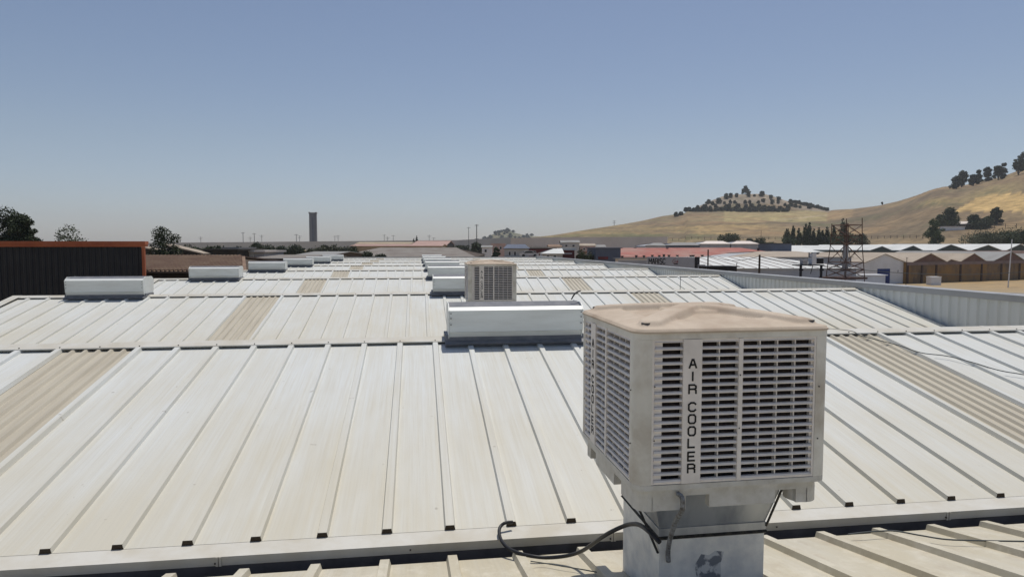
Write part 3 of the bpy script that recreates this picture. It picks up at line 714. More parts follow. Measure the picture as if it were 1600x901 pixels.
# ------------------------------------------------------------------ buildings
class Frame:
    def __init__(s, pL, pR):           # (px, d) of the two front corners
        a=pol(*pL); b=pol(*pR); s.o=a; dx,dy=b[0]-a[0],b[1]-a[1]; s.w=sqrt(dx*dx+dy*dy); s.rz=atan2(dy,dx)
def flat_building(name,label,pL,pR,pyt,depth,wall,roofm=None,over=.3,rt=.25,cat='building',zb=GZ,group=None,dtop=None):
    fr=Frame(pL,pR); zt=hz(pyt,dtop or pL[1]); t=thing(name,label,cat,(fr.o[0],fr.o[1],zb),fr.rz,group); h=zt-zb
    m_=MB(); m_.box(0,fr.w,0,depth,0,h); m_.build('wall',wall,t)
    m_=MB(); m_.box(-over,fr.w+over,-over,depth+over,h+.002,h+rt); m_.build('roof',roofm or wall,t)
    t['w']=fr.w; t['h']=h; return t
def gable_row(name,label,pL,pR,pye,gables,depth,wall,roofm,gmat,cat='warehouse',zb=GZ,over=.25,group=None):
    """gables: list of (x0frac, xapexfrac, x1frac, rise) with ridges running away from the front"""
    fr=Frame(pL,pR); he=hz(pye,pL[1])-zb; t=thing(name,label,cat,(fr.o[0],fr.o[1],zb),fr.rz,group)
    m_=MB(); m_.box(0,fr.w,0,depth,0,he); m_.build('wall',wall,t)
    for a,c,b,r in gables:
        a,c,b=a*fr.w,c*fr.w,b*fr.w
        m_=MB(); m_.loft([[(a,q,he+.003),(b,q,he+.003),(c,q,he+r)] for q in (.02,.30)]); m_.build('gable_wall',gmat,t)
        m_=MB(); th=.15
        for p,q in ((a,c),(c,b)):
            zp,zq=(he,he+r) if p==a else (he+r,he)
            m_.hexa([(p,-over,zp),(q,-over,zq),(q,depth,zq),(p,depth,zp)],[(p,-over,zp+th),(q,-over,zq+th),(q,depth,zq+th),(p,depth,zp+th)])
        m_.build('roof',roofm,t)
    t['w']=fr.w; t['h']=he; return t
def pitched(name,label,pL,pR,pye,pyr,run,wall,roofm,rib=0,cat='building',zb=GZ,hipR=0,hipL=0,back=True,group=None,ribw=.08):
    """ridge parallel to the front, near slope seen"""
    fr=Frame(pL,pR); ze=hz(pye,pL[1])-zb; zr=hz(pyr,pL[1]+run)-zb; W=fr.w
    t=thing(name,label,cat,(fr.o[0],fr.o[1],zb),fr.rz,group)
    m_=MB(); m_.hexa([(0,0,0),(W,0,0),(W,2*run,0),(0,2*run,0)],[(0,0,ze-.02),(W,0,ze-.02),(W,2*run,ze-.02),(0,2*run,ze-.02)])
    m_.add([(W-.01,0,ze-.02),(W-.01-hipR,run,zr-.05),(W-.01,2*run,ze-.02)],[(0,1,2)]); m_.add([(.01,0,ze-.02),(.01+hipL,run,zr-.05),(.01,2*run,ze-.02)],[(0,1,2)])
    m_.build('wall',wall,t)
    m_=MB(); e=.3
    A=[(-e,-e,ze-.06),(W+e,-e,ze-.06),(W+e-hipR,run,zr),(-e+hipL,run,zr)]
    m_.hexa(A,[(a,b,c+.12) for a,b,c in A])
    B=[(-e,2*run+e,ze-.06),(W+e,2*run+e,ze-.06),(W+e-hipR,run+.01,zr),(-e+hipL,run+.01,zr)]
    m_.hexa(B,[(a,b,c+.12) for a,b,c in B])
    if rib:
        x=rib/2
        while x<W:
            k=min(1,max(0,(W-x)/hipR)) if hipR else 1
            p=(x,-e,ze-.06+.12); q=(x,-e+(run+e)*k,ze+.06+(zr-ze+.06)*k)
            m_.hexa([(p[0]-ribw/2,p[1],p[2]+.004),(p[0]+ribw/2,p[1],p[2]+.004),(q[0]+ribw/2,q[1],q[2]+.004),(q[0]-ribw/2,q[1],q[2]+.004)],
                    [(p[0]-ribw/2,p[1],p[2]+.12),(p[0]+ribw/2,p[1],p[2]+.12),(q[0]+ribw/2,q[1],q[2]+.12),(q[0]-ribw/2,q[1],q[2]+.12)],1 if rib>1.9 else 0)
            x+=rib
    m_.build('roof',[roofm,'paleconc'],t); t['w']=W; t['h']=ze; return t
def windows(t, specs, d=.06, fm='whitewall'):
    for x0,x1,z0,z1 in specs:
        m_=MB(); f=.08
        m_.box(x0,x1,-d,.0-.002,z0,z0+f); m_.box(x0,x1,-d,-.002,z1-f,z1); m_.box(x0,x0+f,-d,-.002,z0+f,z1-f); m_.box(x1-f,x1,-d,-.002,z0+f,z1-f)
        o=m_.build('window',fm,t); m_=MB(); m_.box(x0+f,x1-f,-d*.5,-.003,z0+f,z1-f); m_.build('pane','glassdark',o)

# black clad building at the left, its right-hand side running away from us
x1,y1=-12.05,25.9; zt=hz(378.3,31.0); dxv,dyv=x1-CX,y1-CY; k_=1/sqrt(dxv*dxv+dyv*dyv)
t=thing('clad_building','low black corrugated building with an orange roof edge, behind the left roof edge','building',(x1,y1,GZ))
hh=zt-GZ; wx=62; sv=(dxv*k_-.10,dyv*k_)
m_=MB(); pr=[]; x=-wx
while x<-.3: pr+=[(x,0),(x+.10,0),(x+.13,-.035),(x+.21,-.035),(x+.24,0)]; x+=.25
pr=[(x,y) for x,y in pr if x<-.2]+[(-.15,0)]
n=len(pr); m_.add([(a,b,0) for a,b in pr]+[(a,b,hh-.16) for a,b in pr],[(i,i+1,n+i+1,n+i) for i in range(n-1)])
m_.hexa([(-wx,.05,0),(-.05,.05,0),(-.05+25*sv[0],25*sv[1],0),(-wx,25,0)],[(-wx,.05,hh-.3),(-.05,.05,hh-.3),(-.05+25*sv[0],25*sv[1],hh-.3),(-wx,25,hh-.3)])
m_.build('wall','blackclad',t)
m_=MB(); m_.box(-wx,.03,-.09,.25,hh-.22,hh-.11); m_.box(-wx,.05,-.13,.28,hh-.108,hh+.02); m_.build('roof_edge_trim','orange',t)
m_=MB(); m_.box(-.11,.0,-.08,.04,0,hh-.222); m_.build('corner_trim','orange',t)

# brown sheet roof and shed row behind it
t=pitched('sheet_roofed_shed','long shed with ribbed brown sheet roof behind the left ridge ventilators',(-150,46),(381,46),425,402.5,8,'brownwall','brownroof',rib=.3,cat='shed',ribw=.1,hipR=3.4)
for i,(pa,pb,pe,lb,d) in enumerate(((205,275,397,'dark open shed with a light mono-pitch roof edge, beside the round tree',84),(262,320,397.5,'second dark open shed with a light sloping roof edge, left of centre',86))):
    fr=Frame((pa,d),(pb,d)); t=thing('open_shed',lb,'shed',(fr.o[0],fr.o[1],GZ),fr.rz); W=fr.w; za,zb_=hz(383.5,d)-GZ,hz(pe,d)-GZ
    m_=MB(); m_.hexa([(0,0,0),(W-.4,0,0),(W-.4,2,0),(0,2,0)],[(0,0,za-.1),(W-.4,0,zb_-.05),(W-.4,2,zb_-.05),(0,2,za-.1)]); m_.build('wall','darkshed',t)
    m_=MB(); m_.hexa([(-.2,-.4,za),(W,-.4,zb_),(W,2.2,zb_),(-.2,2.2,za)],[(-.2,-.4,za+.16),(W,-.4,zb_+.16),(W,2.2,zb_+.16),(-.2,2.2,za+.16)]); m_.build('roof','tanroof',t)
    if i==0: windows(t,[(W*.52,W*.64,zb_-.4,zb_+.2)],fm='concrete')
t=flat_building('workshop','dark cluttered workshop right of the open sheds',(322,88),(371,88),392,9,'darkshed','darkshed',cat='shed'); windows(t,[(.5,2.0,t['h']-1.5,t['h']-.5),(2.3,3.3,t['h']-1.4,t['h']-.7)],fm='wallgrey')
flat_building('lean_to','dark lean-to with a higher flat roof, left of the grey concrete block',(352,96),(372,96),389,6,'darkshed','greyroof',cat='shed')
flat_building('block_building','plain grey concrete block building behind the left ventilators',(370,92),(396,92),394,8,'concrete','concrete')
flat_building('block_annex','paler annex attached right of the grey concrete block',(396.5,92.2),(413,92.2),394.3,8,'wallgrey','paleconc')
pitched('low_roof','low dull brown roof just behind the fourth left ventilator',(395,70),(470,70),404.5,399.5,9,'brownwall','fibroof',cat='shed')
pitched('low_roof','low grey roof behind the last left ventilators',(466,95),(521,95),398.5,394,9,'brownwall','greyroof',cat='shed')
flat_building('pale_roof_shed','flat pale tin canopy beside the third left ventilator',(374,58),(392,58),411.8,3,'darkshed','paleconc',cat='shed')
pitched('large_shed','wide shed with grey-brown fibre cement roof in the middle distance',(522,135),(742,135),402,387.5,24,'brownwall','fibroof',cat='shed',hipR=6,hipL=5)
pitched('ochre_shed','long low shed with ochre wall and pinkish roof before the viaduct',(548,215),(690,215),384.6,382,8,'tanwallband','pinkroof',cat='shed')
pitched('ochre_shed','farther long shed with yellowish roof directly under the viaduct edge',(556,300),(642,300),381.2,378.8,9,'darkshed','tanwallband',cat='shed')
pitched('pink_shed','pinkish flat-pitched shed left of the pale bush',(642,290),(697,290),383.5,376.8,22,'darkshed','pinkroof',cat='shed')
# viaduct: polyline deck with piers, several metres thick
t=thing('viaduct','long grey viaduct with a solid parapet crossing the whole horizon','viaduct',(0,0,0))
vd=[(150,380.2,470),(285,379.2,460),(560,376.8,440),(735,375.2,430),(800,373.0,425),(850,371.4,420)]
m_=MB()
def seg(m_,A,B,wd,t0,t1):
    a=Vector(pol(A[0],A[2])); b=Vector(pol(B[0],B[2])); n=(b-a).normalized(); n=Vector((-n.y,n.x))*wd
    za,zb_=hz(A[1],A[2]),hz(B[1],B[2])
    m_.hexa([(a.x,a.y,za-t0),(b.x,b.y,zb_-t0),(b.x+n.x,b.y+n.y,zb_-t0),(a.x+n.x,a.y+n.y,za-t0)],[(a.x,a.y,za-t1),(b.x,b.y,zb_-t1),(b.x+n.x,b.y+n.y,zb_-t1),(a.x+n.x,a.y+n.y,za-t1)])
for A,B in zip(vd,vd[1:]): seg(m_,A,B,12,5.6,0)
m_.build('deck','concrete',t)
m_=MB()
for A,B in zip(vd,vd[1:]):
    k=max(2,int((B[0]-A[0])/26))
    for i in range(k):
        f=(i+.5)/k; px=A[0]+(B[0]-A[0])*f; d=A[2]+(B[2]-A[2])*f+4; x,y=pol(px,d); zt=hz(A[1]+(B[1]-A[1])*f,d)-5.65; m_.box(x-1.2,x+1.2,y-1,y+4,GZ,zt)
m_.build('piers','concrete',t)
t=thing('retaining_wall','long pinkish grey roadside wall along the foot of the far hill','wall',(0,0,0))
m_=MB(); vd=[(745,373.4,385),(850,371.2,380),(1042,370.0,360)]
for A,B in zip(vd,vd[1:]): seg(m_,A,B,1.5,13,0)
m_.build('wall','paleconc',t)
t=thing('retaining_wall','grey-green wall block with a squared end, below the small distant hill','wall',(0,0,0))
m_=MB(); seg(m_,(700,376.2,330),(798,371.0,330),6,13,0); m_.build('wall','concrete',t)
# tower
x,y=pol(490.5,520); t=thing('concrete_tower','tall slender blue-grey concrete tower standing behind the viaduct','tower',(x,y,GZ),-YAW+.15)
h_=hz(333.5,520)-GZ; m_=MB(); m_.hexa([(-2.7,-2.5,0),(2.7,-2.5,0),(2.7,2.5,0),(-2.7,2.5,0)],[(-2.6,-2.4,h_),(2.6,-2.4,h_),(2.6,2.4,h_),(-2.6,2.4,h_)]); m_.build('shaft','towergrey',t)
m_=MB(); 
for a in (-2.9,2.1): m_.box(a,a+.8,-2.7,2.7,h_-.5,h_+.7)
m_.box(-2.1,2.1,-2.7,2.7,h_+.002,h_+.35); m_.build('crown_parapet','steelgrey',t)
m_=MB(); m_.box(-.5,.6,-2.62,-2.52,1,h_-3); m_.build('vertical_slot','bluegrey',t)
# line poles
pl=[(315,370,460),(381,363,455),(392,370,455),(398.5,364.5,455),(410,367,455),(464,366,450),(469,368,450),(524,368.5,445),(529,367.5,445),(601,366.5,440),(606,370,440),(615,367.5,438),(671,367,436),(678,371,436)]
def pole(px,pyt,d,lb,arms,r,zb=GZ,group=None,name='utility_pole',mt='steelgrey',cat='pole',leans=0):
    x,y=pol(px,d); h=hz(pyt,d)-zb; t=thing(name,lb,cat,(x,y,zb),-YAW,group); m_=MB(); m_.tube([(0,0,0),(leans,0,h)],r,6,r2=r*.7); m_.build('shaft',mt,t)
    if arms:
        m_=MB()
        for z,a in arms: m_.box(-a,a,-r*.4-.02-r,-r*.2-r,h-z-r*.4,h-z+r*.4)
        m_.build('crossarm',mt,t)
    return t
for i,(px,py,d) in enumerate(pl):
    pole(px,py,d,'thin catenary pole above the viaduct, number %d of the row counted from the left'%(i+1) if False else '%s thin mast from the left above the viaduct'%(['first','second','third','fourth','fifth','sixth','seventh','eighth','ninth','tenth','eleventh','twelfth','thirteenth','fourteenth'][i]),[(.6,1.5),(1.6,1.0)] if i%2==0 else [(.5,1.3)],.24 if i in(1,3,5) else .17,group='catenary masts above the viaduct')
pole(732.5,355,300,'tall plain mast near centre, left of the pair',[(.3,.8)],.17); 
t=pole(745,351,300,'tallest antenna mast near centre, with a bracket halfway up',[(.4,.9),(6.5,.9)],.28)
pole(959,345,690,'twin-armed power pole on the skyline of the far hill',[(.6,1.8),(2.2,1.8)],.3,zb=terrain(959,688)-.3)
pole(1089,336,700,'thin power pole on the slope below the far hilltop',[(.5,1.3)],.25,zb=terrain(1089,700)-.3)
pole(1188,360,330,'thin wooden pole before the hill, left of the cypresses',[],.13,mt='wood')
# houses in the middle
t=pitched('white_house','small white house beside the dark trees',(753,210),(768,210),386.5,384.2,4,'whitewall','greyroof',cat='house'); windows(t,[(.8,1.6,t['h']-1.6,t['h']-.6)])
t=flat_building('pink_house','pale pink two-storey house right of the white house',(768,225),(789,225),381.5,9,'pinkwall','pinkwall',cat='house'); windows(t,[(1,1.8,t['h']-1.8,t['h']-.8),(2.7,3.5,t['h']-1.8,t['h']-.8)])
t=pitched('grey_house','grey house with two white-framed windows and dark hipped roof',(788,150),(826,150),388.5,382.5,6,'concrete','bluegrey',cat='house',hipL=1,hipR=1); windows(t,[(.9,1.5,t['h']-1.6,t['h']-.6),(2.1,2.7,t['h']-1.6,t['h']-.6),(4.1,4.7,t['h']-1.5,t['h']-.6)])
t=flat_building('brown_house','maroon-brown low house behind the grey house',(824,170),(868,170),389,8,'maroon','darkshed',cat='house'); windows(t,[(1.4,2.2,t['h']-1.3,t['h']-.5)])
for i,(a,b,py,wm,rm,lb) in enumerate(((858,877,382.5,'whitewall','brownroof','small pale house with a brown roof above the red kiosk'),(877,905,376,'concrete','greyroof','larger grey house with arched roof beyond the red kiosk'),(906,930,381,'pinkwall','tanroof','pink cottage beyond the hedge'),(931,946,383,'concrete','greyroof','grey hut beyond the blue-grey hall'),(830,856,385.5,'paleconc','darkshed','low house with dark roof above the maroon-brown house'))):
    t=pitched('house',lb,(a,240+i*3),(b,240+i*3),py+3.2,py,4,wm,rm,cat='house'); W_=t['w']; windows(t,[(W_*.2,W_*.35,t['h']-1.6,t['h']-.7),(W_*.6,W_*.75,t['h']-1.6,t['h']-.7)])
t=pitched('white_roofed_shed','small shed with bright white sloping roof left of the red kiosk',(847,118),(879,118),396.5,389.5,5,'wallgrey','whiteroof',cat='shed',hipL=2.6); windows(t,[(.7,1.4,t['h']-.8,t['h']-.2),(1.9,2.6,t['h']-.8,t['h']-.2)])
t=flat_building('red_kiosk','dark red kiosk building with white roof band and small white lettering',(880,125),(897.5,125),391,4,'maroon','whiteroof',rt=.45,cat='kiosk')
W_=t['w']; m_=MB(); z_=t['h']-.75; x_=.3
for i in range(7): m_.box(x_,x_+.13,-.03,-.002,z_,z_+.28); x_+=.2
m_.build('lettering','whitewall',t)
m_=MB(); fr=Frame((898,122),(932,122))
t=thing('hedge','dense green hedge between the red kiosk and the blue-grey hall','hedge',(fr.o[0],fr.o[1],GZ),fr.rz); random.seed(3)
mb=MB(); hh=hz(389,122)-GZ; bl=[(random.uniform(.3,fr.w-.3),random.uniform(.3,1.5),random.uniform(3.2,hh-.55),random.uniform(.5,.8)) for _ in range(46)]
blobcrown(mb,bl,2600,.24); mb.build('foliage','leaf_mid',t); mb=MB(); mb.box(.3,fr.w-.3,.5,1.2,0,hh-1.2); mb.build('stem_core','bark',t)
def hedge(lb,pL,pR,pyt,h0,seed,lf='leaf_mid',n=5000,dep=3):
    fr=Frame(pL,pR); t=thing('hedge',lb,'hedge',(fr.o[0],fr.o[1],GZ),fr.rz); random.seed(seed); H_=hz(pyt,pL[1])-GZ; mb=MB()
    k=int(fr.w/1.1); bl=[(random.uniform(0,fr.w),random.uniform(0,dep),random.uniform(H_-3.0,H_-.7),random.uniform(.7,1.4)) for _ in range(k*3)]
    blobcrown(mb,bl,n,.42); mb.build('foliage',lf,t); mb=MB(); mb.box(.5,fr.w-.5,1,dep-1,0,h0); mb.build('stem_core','bark',t)
hedge('long dark green hedge strip under the viaduct, left of the concrete tower foot',(404,178),(480,180),386,3,21,'leaf_dark',9000)
hedge('long olive green hedge strip under the viaduct, right of the concrete tower foot',(482,176),(556,178),386,3,22,'leaf_olive',9000)
hedge('dark hedge strip behind the workshops, left of the grey concrete block',(300,125),(392,125),386.5,4,23,'leaf_dark',8000)
t=flat_building('blue_hall','plain blue-grey hall right of the hedge',(931,120),(969.5,120),388,14,'bluegrey','bluegrey',rt=.12,cat='building')
m_=MB(); m_.box(.4,2.2,-.05,-.002,t['h']-2.0,t['h']-1.5); m_.build('red_panel','maroon',t)
flat_building('street_wall','low dull wall with parked clutter below the blue-grey hall',(966,112),(1013,114),404.5,1,'paleconc','greyroof',cat='wall',rt=.1)
# red tiled hall and grey sheds
pitched('red_roofed_hall','very long hall with weathered red tiled roof','' or (968,150),(1252,158),402,388,17,'pinkwall','redroof',rib=0,cat='hall',hipR=6.5)
random.seed(12); k=0
for i,(px,py) in enumerate([(972,400.5),(994,399.5),(1006,399.8),(1019,399),(1030,399.4),(1037,398),(1045,399),(1058,399.2),(1079,399.4),(1083,399.2),(1097,399),(992,387.5),(1042,388),(1184,388)]):
    d=149.0 if py>395 else 168; x,y=pol(px,d); zb_=hz(py+1.6,d); m_=MB(); m_.box(-.2,.2,-.2,.2,-.6,.25); m_.box(-.3,.3,-.3,.3,.252,.34)
    tag(m_.build('roof_cowl','darkshed',None,(x,y,zb_)),'%s dark roof cowl from the left on the red tiled roof, %s'%(['first','second','third','fourth','fifth','sixth','seventh','eighth','ninth','tenth','eleventh','first','second','third'][i],'along the eave' if i<11 else 'on its ridge'),'roof cowl','small dark cowls on the red roof')
for i,(a,b,py,lb) in enumerate(((1008,1040,380,'leftmost low grey shed behind the red roof'),(1040,1093,379.5,'dark blue shed with a pale grey roof behind the red roof'),(1093,1140,377.2,'middle grey shed with pale pitched roof behind the red roof'),(1142,1184,377.2,'rightmost grey shed with pale roof behind the red roof'))):
    pitched('grey_shed',lb,(a,230),(b,230),py+4.0,py,9,'bluegrey' if i in(1,) else 'signgrey','greyroof' if i<2 else 'paleconc',cat='shed',hipL=5,group='grey sheds behind the red roof')
flat_building('dark_hall','long dark blue hall behind the cypress foot',(1184,235),(1236,235),381,9,'bluegrey','darkshed',cat='building')
# sign wall
t=thing('billboard_wall','grey parapet sign wall painted MARISC with a red round emblem','sign',(*pol(980,96),GZ),0)
fr=Frame((1011,97),(1086,92)); t.location=(fr.o[0],fr.o[1],GZ); t.rotation_euler=(0,0,fr.rz)
zt=hz(401.5,95)-GZ; m_=MB(); m_.box(0,fr.w,0,.5,0,zt); m_.build('wall','signgrey',t)
m_=MB(); m_.box(fr.w,fr.w+.28,-.12,.8,0,zt+.06); m_.build('end_pier','signblack',t)
SX={'M':[(0,0,0,1),(0,1,.5,.35),(.5,.35,1,1),(1,1,1,0)],'S':[(0,.1,.3,0),(.3,0,.75,0),(.75,0,1,.2),(1,.2,.85,.45),(.85,.45,.15,.58),(.15,.58,0,.8),(0,.8,.25,1),(.25,1,.95,.92)]}
m_=MB(); lx=.3; sc=fr.w/7.0
for ch in 'MARISC':
    wl_={'M':.42,'I':.08}.get(ch,.32)*sc; 
    for s_ in (SX.get(ch) or STRK[ch]): stroke(m_,lx+s_[0]*wl_,zt-.98+s_[1]*.74,lx+s_[2]*wl_,zt-.98+s_[3]*.74,.14,-.004)
    lx+=wl_+.13*sc
m_.build('lettering','signblack',t)
m_=MB(); ex=fr.w*.62; ez=zt-.60; pr_=None
for i in range(18):
    a0,a1=i*pi/9,(i+1)*pi/9
    if i in(2,3): continue
    stroke(m_,ex+.42*cos(a0)-.15,ez+.30*sin(a0),ex+.42*cos(a1)-.15,ez+.30*sin(a1),.06,-.004)
m_.box(ex-.35,ex-.05,-.008,-.002,ez-.16,ez-.10); m_.box(ex,ex+.3,-.008,-.002,ez-.14,ez-.06); m_.box(ex-.3,ex+.3,-.008,-.002,ez-.02,ez+.05)
m_.build('emblem','signred',t)
m_=MB(); m_.box(ex-.4,ex+.25,-.008,-.002,ez-.42,ez-.30); m_.build('dark_bar','signblack',t)
flat_building('side_wall','low grey wall joining the sign wall on its left',(966,100),(1010.5,98),407,.5,'signgrey','signgrey',rt=.08,cat='wall',over=.05)
flat_building('side_wall','lower grey wall right of the sign wall end pier',(1087.5,92),(1102,92),414,.5,'signgrey','signgrey',rt=.05,cat='wall',over=.05)
flat_building('dark_canopy','long black canopy edge under the white ribbed roof',(1103,80),(1151,80),417.3,3,'signblack','signblack',rt=.1,cat='canopy')
# white ribbed roof hall
t=pitched('white_roofed_hall','broad hall with white ribbed metal roof beyond the parapet',(1075,108),(1338,108),419.5,402.5,20,'signgrey','whiteroof',rib=2.0,cat='hall',hipR=7)
pitched('grey_roofed_hall','hall with worn grey-beige roof between the red and white roofs',(1135,140),(1330,142),402,393.5,15,'wallgrey','tanroof',cat='hall',hipR=5,hipL=14)
pole(1106,390,84,'dark wooden pole in front of the white ribbed roof, left one',[],.12,mt='wood'); pole(1186.5,398,80,'thicker dark wooden pole in front of the white ribbed roof, right one',[],.16,mt='wood')
pole(1151,411,82,'short post with a lamp head at the end of the black canopy',[(.0,.14)],.05,mt='wood')
# overhead wire strung from the pole to the tower
def strung(lb,A,B,sag,r=.03):
    a,b=Vector(P3(*A)),Vector(P3(*B)); m_=MB(); m_.tube([tuple(a.lerp(b,i/14)-Vector((0,0,sag*4*(i/14)*(1-i/14)))) for i in range(15)],r,5); tag(m_.build('overhead_wire','wire'),lb,'cable')
strung('slack overhead wire between the two wooden poles',(1106,399,84),(1186.5,400,80),.6)
strung('overhead wire from the thick wooden pole to the rooftop units',(1186.5,400,80),(1256,412,74),.15)
strung('long dark overhead wire passing in front of the white gabled shed and brick halls',(1262,412,74),(1660,418,95),1.1,.035)
# rooftop equipment on a gantry
x,y=pol(1247,74); t=thing('equipment_gantry','dark steel gantry carrying rooftop units right of the wooden poles','gantry',(x,y,GZ),-YAW)
u=74/F; z=lambda py:hz(py,74)-GZ; m_=MB(); m_.box(0,41*u,0,1.6,z(415.2),z(413.6)); m_.build('platform','signblack',t)
for a in (4,36): 
    m_=MB(); m_.box(a*u,(a+3)*u,.1,.3,0,z(415.3)); m_.box((a-.4)*u,(a+5)*u,.08,.32,z(423),z(420)); m_.build('leg','signblack',t)
m_=MB(); m_.bar((21*u,.2,z(428)),(24*u,.2,z(415.5)),.06); m_.build('brace','signblack',t)
m_=MB(); m_.box(0,7.5*u,0,.8,z(413.5),z(406.5)); o=m_.build('unit_case','wallgrey',None,(*pol(1254.5,74),GZ),-YAW); tag(o,'small pale grey unit at the left end of the steel gantry','rooftop unit')
t2=thing('condenser_unit','taller white rooftop unit with a dark front grille and slanted hood on the gantry','rooftop unit',(*pol(1269,74),GZ),-YAW)
m_=MB(); m_.box(0,6*u,0,1,z(413.5),z(396)); m_.build('case','whitewall',t2); m_=MB(); m_.box(6.1*u,18*u,0,1,z(412.6),z(403)); m_.build('fan_box','whitewall',t2)
m_=MB(); m_.box(6.6*u,17.5*u,-.03,-.002,z(412),z(403.7)); m_.build('grille','dark',t2)
m_=MB(); m_.hexa([(5.5*u,0,z(397.5)),(9*u,0,z(397.5)),(9*u,.8,z(397.5)),(5.5*u,.8,z(397.5))],[(7*u,0,z(394.2)),(12*u,0,z(394.2)),(12*u,.8,z(394.2)),(7*u,.8,z(394.2))]); m_.build('hood','steelgrey',t2)
m_=MB(); m_.tube([(-3.5*u,.3,z(402)),(-3.5*u,.3,z(394.8))],.07,8); m_.tube([(-3.5*u,.3,z(402)),(0,.3,z(402))],.05,6); m_.tube([(1.5*u,.3,z(396)),(1.5*u,.3,z(394.6))],.12,8); m_.build('exhaust_pipe','steelgrey',t2)
# lattice tower
def lattice(px,pyt,pyb,d,wb,wt,lb):
    x,y=pol(px,d); zb=hz(pyb,d); h=hz(pyt,d)-zb; t=thing('lattice_frame',lb,'lattice tower',(x,y,zb),-YAW+.35)
    u=d/F; levels=[(0,wb*u),(h*.25,wb*u*.9),(h*.62,wb*u*.72),(h*.82,wt*u*1.0),(h,wt*u)]
    for sx in(-1,1):
        for sy in(-1,1):
            m_=MB()
            m_.tube([(sx*w_/2,sy*w_/2,z_) for z_,w_ in ((-6,wb*u),(0,wb*u),(h*.62,wb*u*.82),(h+(.8 if sx>0 else .2),wb*u*.78))],.05,5); m_.build('leg','rust',t)
    m_=MB(); zs=[0,.14,.28,.62,.80,1]
    W_=lambda f:wb*u*(1-.22*f)
    for i,(f0,f1) in enumerate(zip(zs,zs[1:])):
        for k in range(4):
            c=[(-1,-1),(1,-1),(1,1),(-1,1)]; p,q=c[k],c[(k+1)%4]; a,b=W_(f0)/2,W_(f1)/2
            m_.bar((p[0]*a,p[1]*a,f0*h),(q[0]*b,q[1]*b,f1*h),.05); m_.bar((q[0]*a,q[1]*a,f0*h),(p[0]*b,p[1]*b,f1*h),.05)
            m_.bar((p[0]*b,p[1]*b,f1*h),(q[0]*b,q[1]*b,f1*h),.06)
    m_.build('bracing','rust',t)
    m_=MB()
    for sx in(-1,1):
        m_.bar((sx*W_(.28)*.3,0,h*.28),(sx*W_(.6)*.1,0,h*.62),.07); m_.bar((sx*.3,0,h*.6),(sx*.25,0,h*1.03),.08)
    for k in range(4):
        m_.bar((-.3,0,h*(.62+.1*k)),(.3,0,h*(.70+.1*k)),.05)
    m_.build('inner_mast','rust',t)
    m_=MB(); m_.box(-W_(0)*.8,W_(0)*.55,-W_(0)*.6,W_(0)*.6,-.25,-.05); m_.build('base_platform','rust',t)
    m_=MB(); m_.tube([(-.15,-.1,h*.10),(-.15,-.1,h*.26)],.34,10); m_.tube([(-.15,-.1,h*.36),(-.15,-.1,h*.62)],.30,10); m_.build('tank','wallgrey',t)
lattice(1321,352,432,78,38,22,'rusty brown lattice tower frame with cross bracing beyond the parapet')
for i,(a,b,pt,lb) in enumerate(((1338,1384,430.5,'low white flat-roofed annex in front of the blue door'),)):
    flat_building('annex',lb,(a,120),(b,120),pt,3,'whitewall','whitewall',rt=.15,cat='building')
# white gabled shed with a blue door, and the brick halls to its right
t=gable_row('white_gabled_shed','white gabled shed with a tall blue door',(1350,164),(1415,167),411,[(0,.485,1,2.15)],30,'whitewall','tanroof','whitewall',cat='shed')
W_=t['w']; h_=t['h']; m_=MB(); m_.box(W_*.32,W_*.62,-.06,-.002,0,h_-1.45); m_.build('door','bluedoor',t)
windows(t,[(W_*.80,W_*.83,h_-2.6,h_-1.7)]); m_=MB(); m_.box(W_*.98,W_*1.0,-.07,-.002,0,h_); m_.build('downpipe','steelgrey',t)
t=gable_row('brick_hall_row','row of ochre-brown brick halls with dark pilasters and several low gables',(1417,166),(1622,190),410.5,[(.03,.155,.27,2.2),(.27,.30,.36,.6),(.37,.47,.565,2.1),(.62,.765,.88,2.5),(.9,1.0,1.08,1.8)],34,'brick','tanroof','brickgable')
M['fibgrey']=M['fibroof']
rf_=[q for q in col.objects if q.parent==t and q.name.startswith('roof')]
for q in rf_[3:]: q.data.materials[0]=M['greyroof']
W_=t['w']; h_=t['h']
m_=MB(); m_.box(-.1,W_,-.15,-.002,h_-.65,h_+.12); m_.build('parapet_beam','beam',t)
for f in (.004,.10,.20,.375,.535,.69,.84,.895,.99): m_=MB(); m_.box(W_*f-.28,W_*f+.28,-.22,-.004,0,h_-.66); m_.build('pilaster','pilaster',t)
flat_building('hut','small white hut on the dry lot before the brick halls',(1456,160),(1471.5,160),432.8,2,'whitewall','whitewall',rt=.08,cat='hut',over=.08)
pole(1576.5,374,150,'tall thin pale lamp post on the dry lot before the brick halls',[],.13,mt='whitewall',leans=.4,name='street_lamp',cat='street lamp')
pole(1416.5,402,160,'short dark pole at the corner between the white shed and the brick halls',[(.2,.3)],.09,mt='wood')
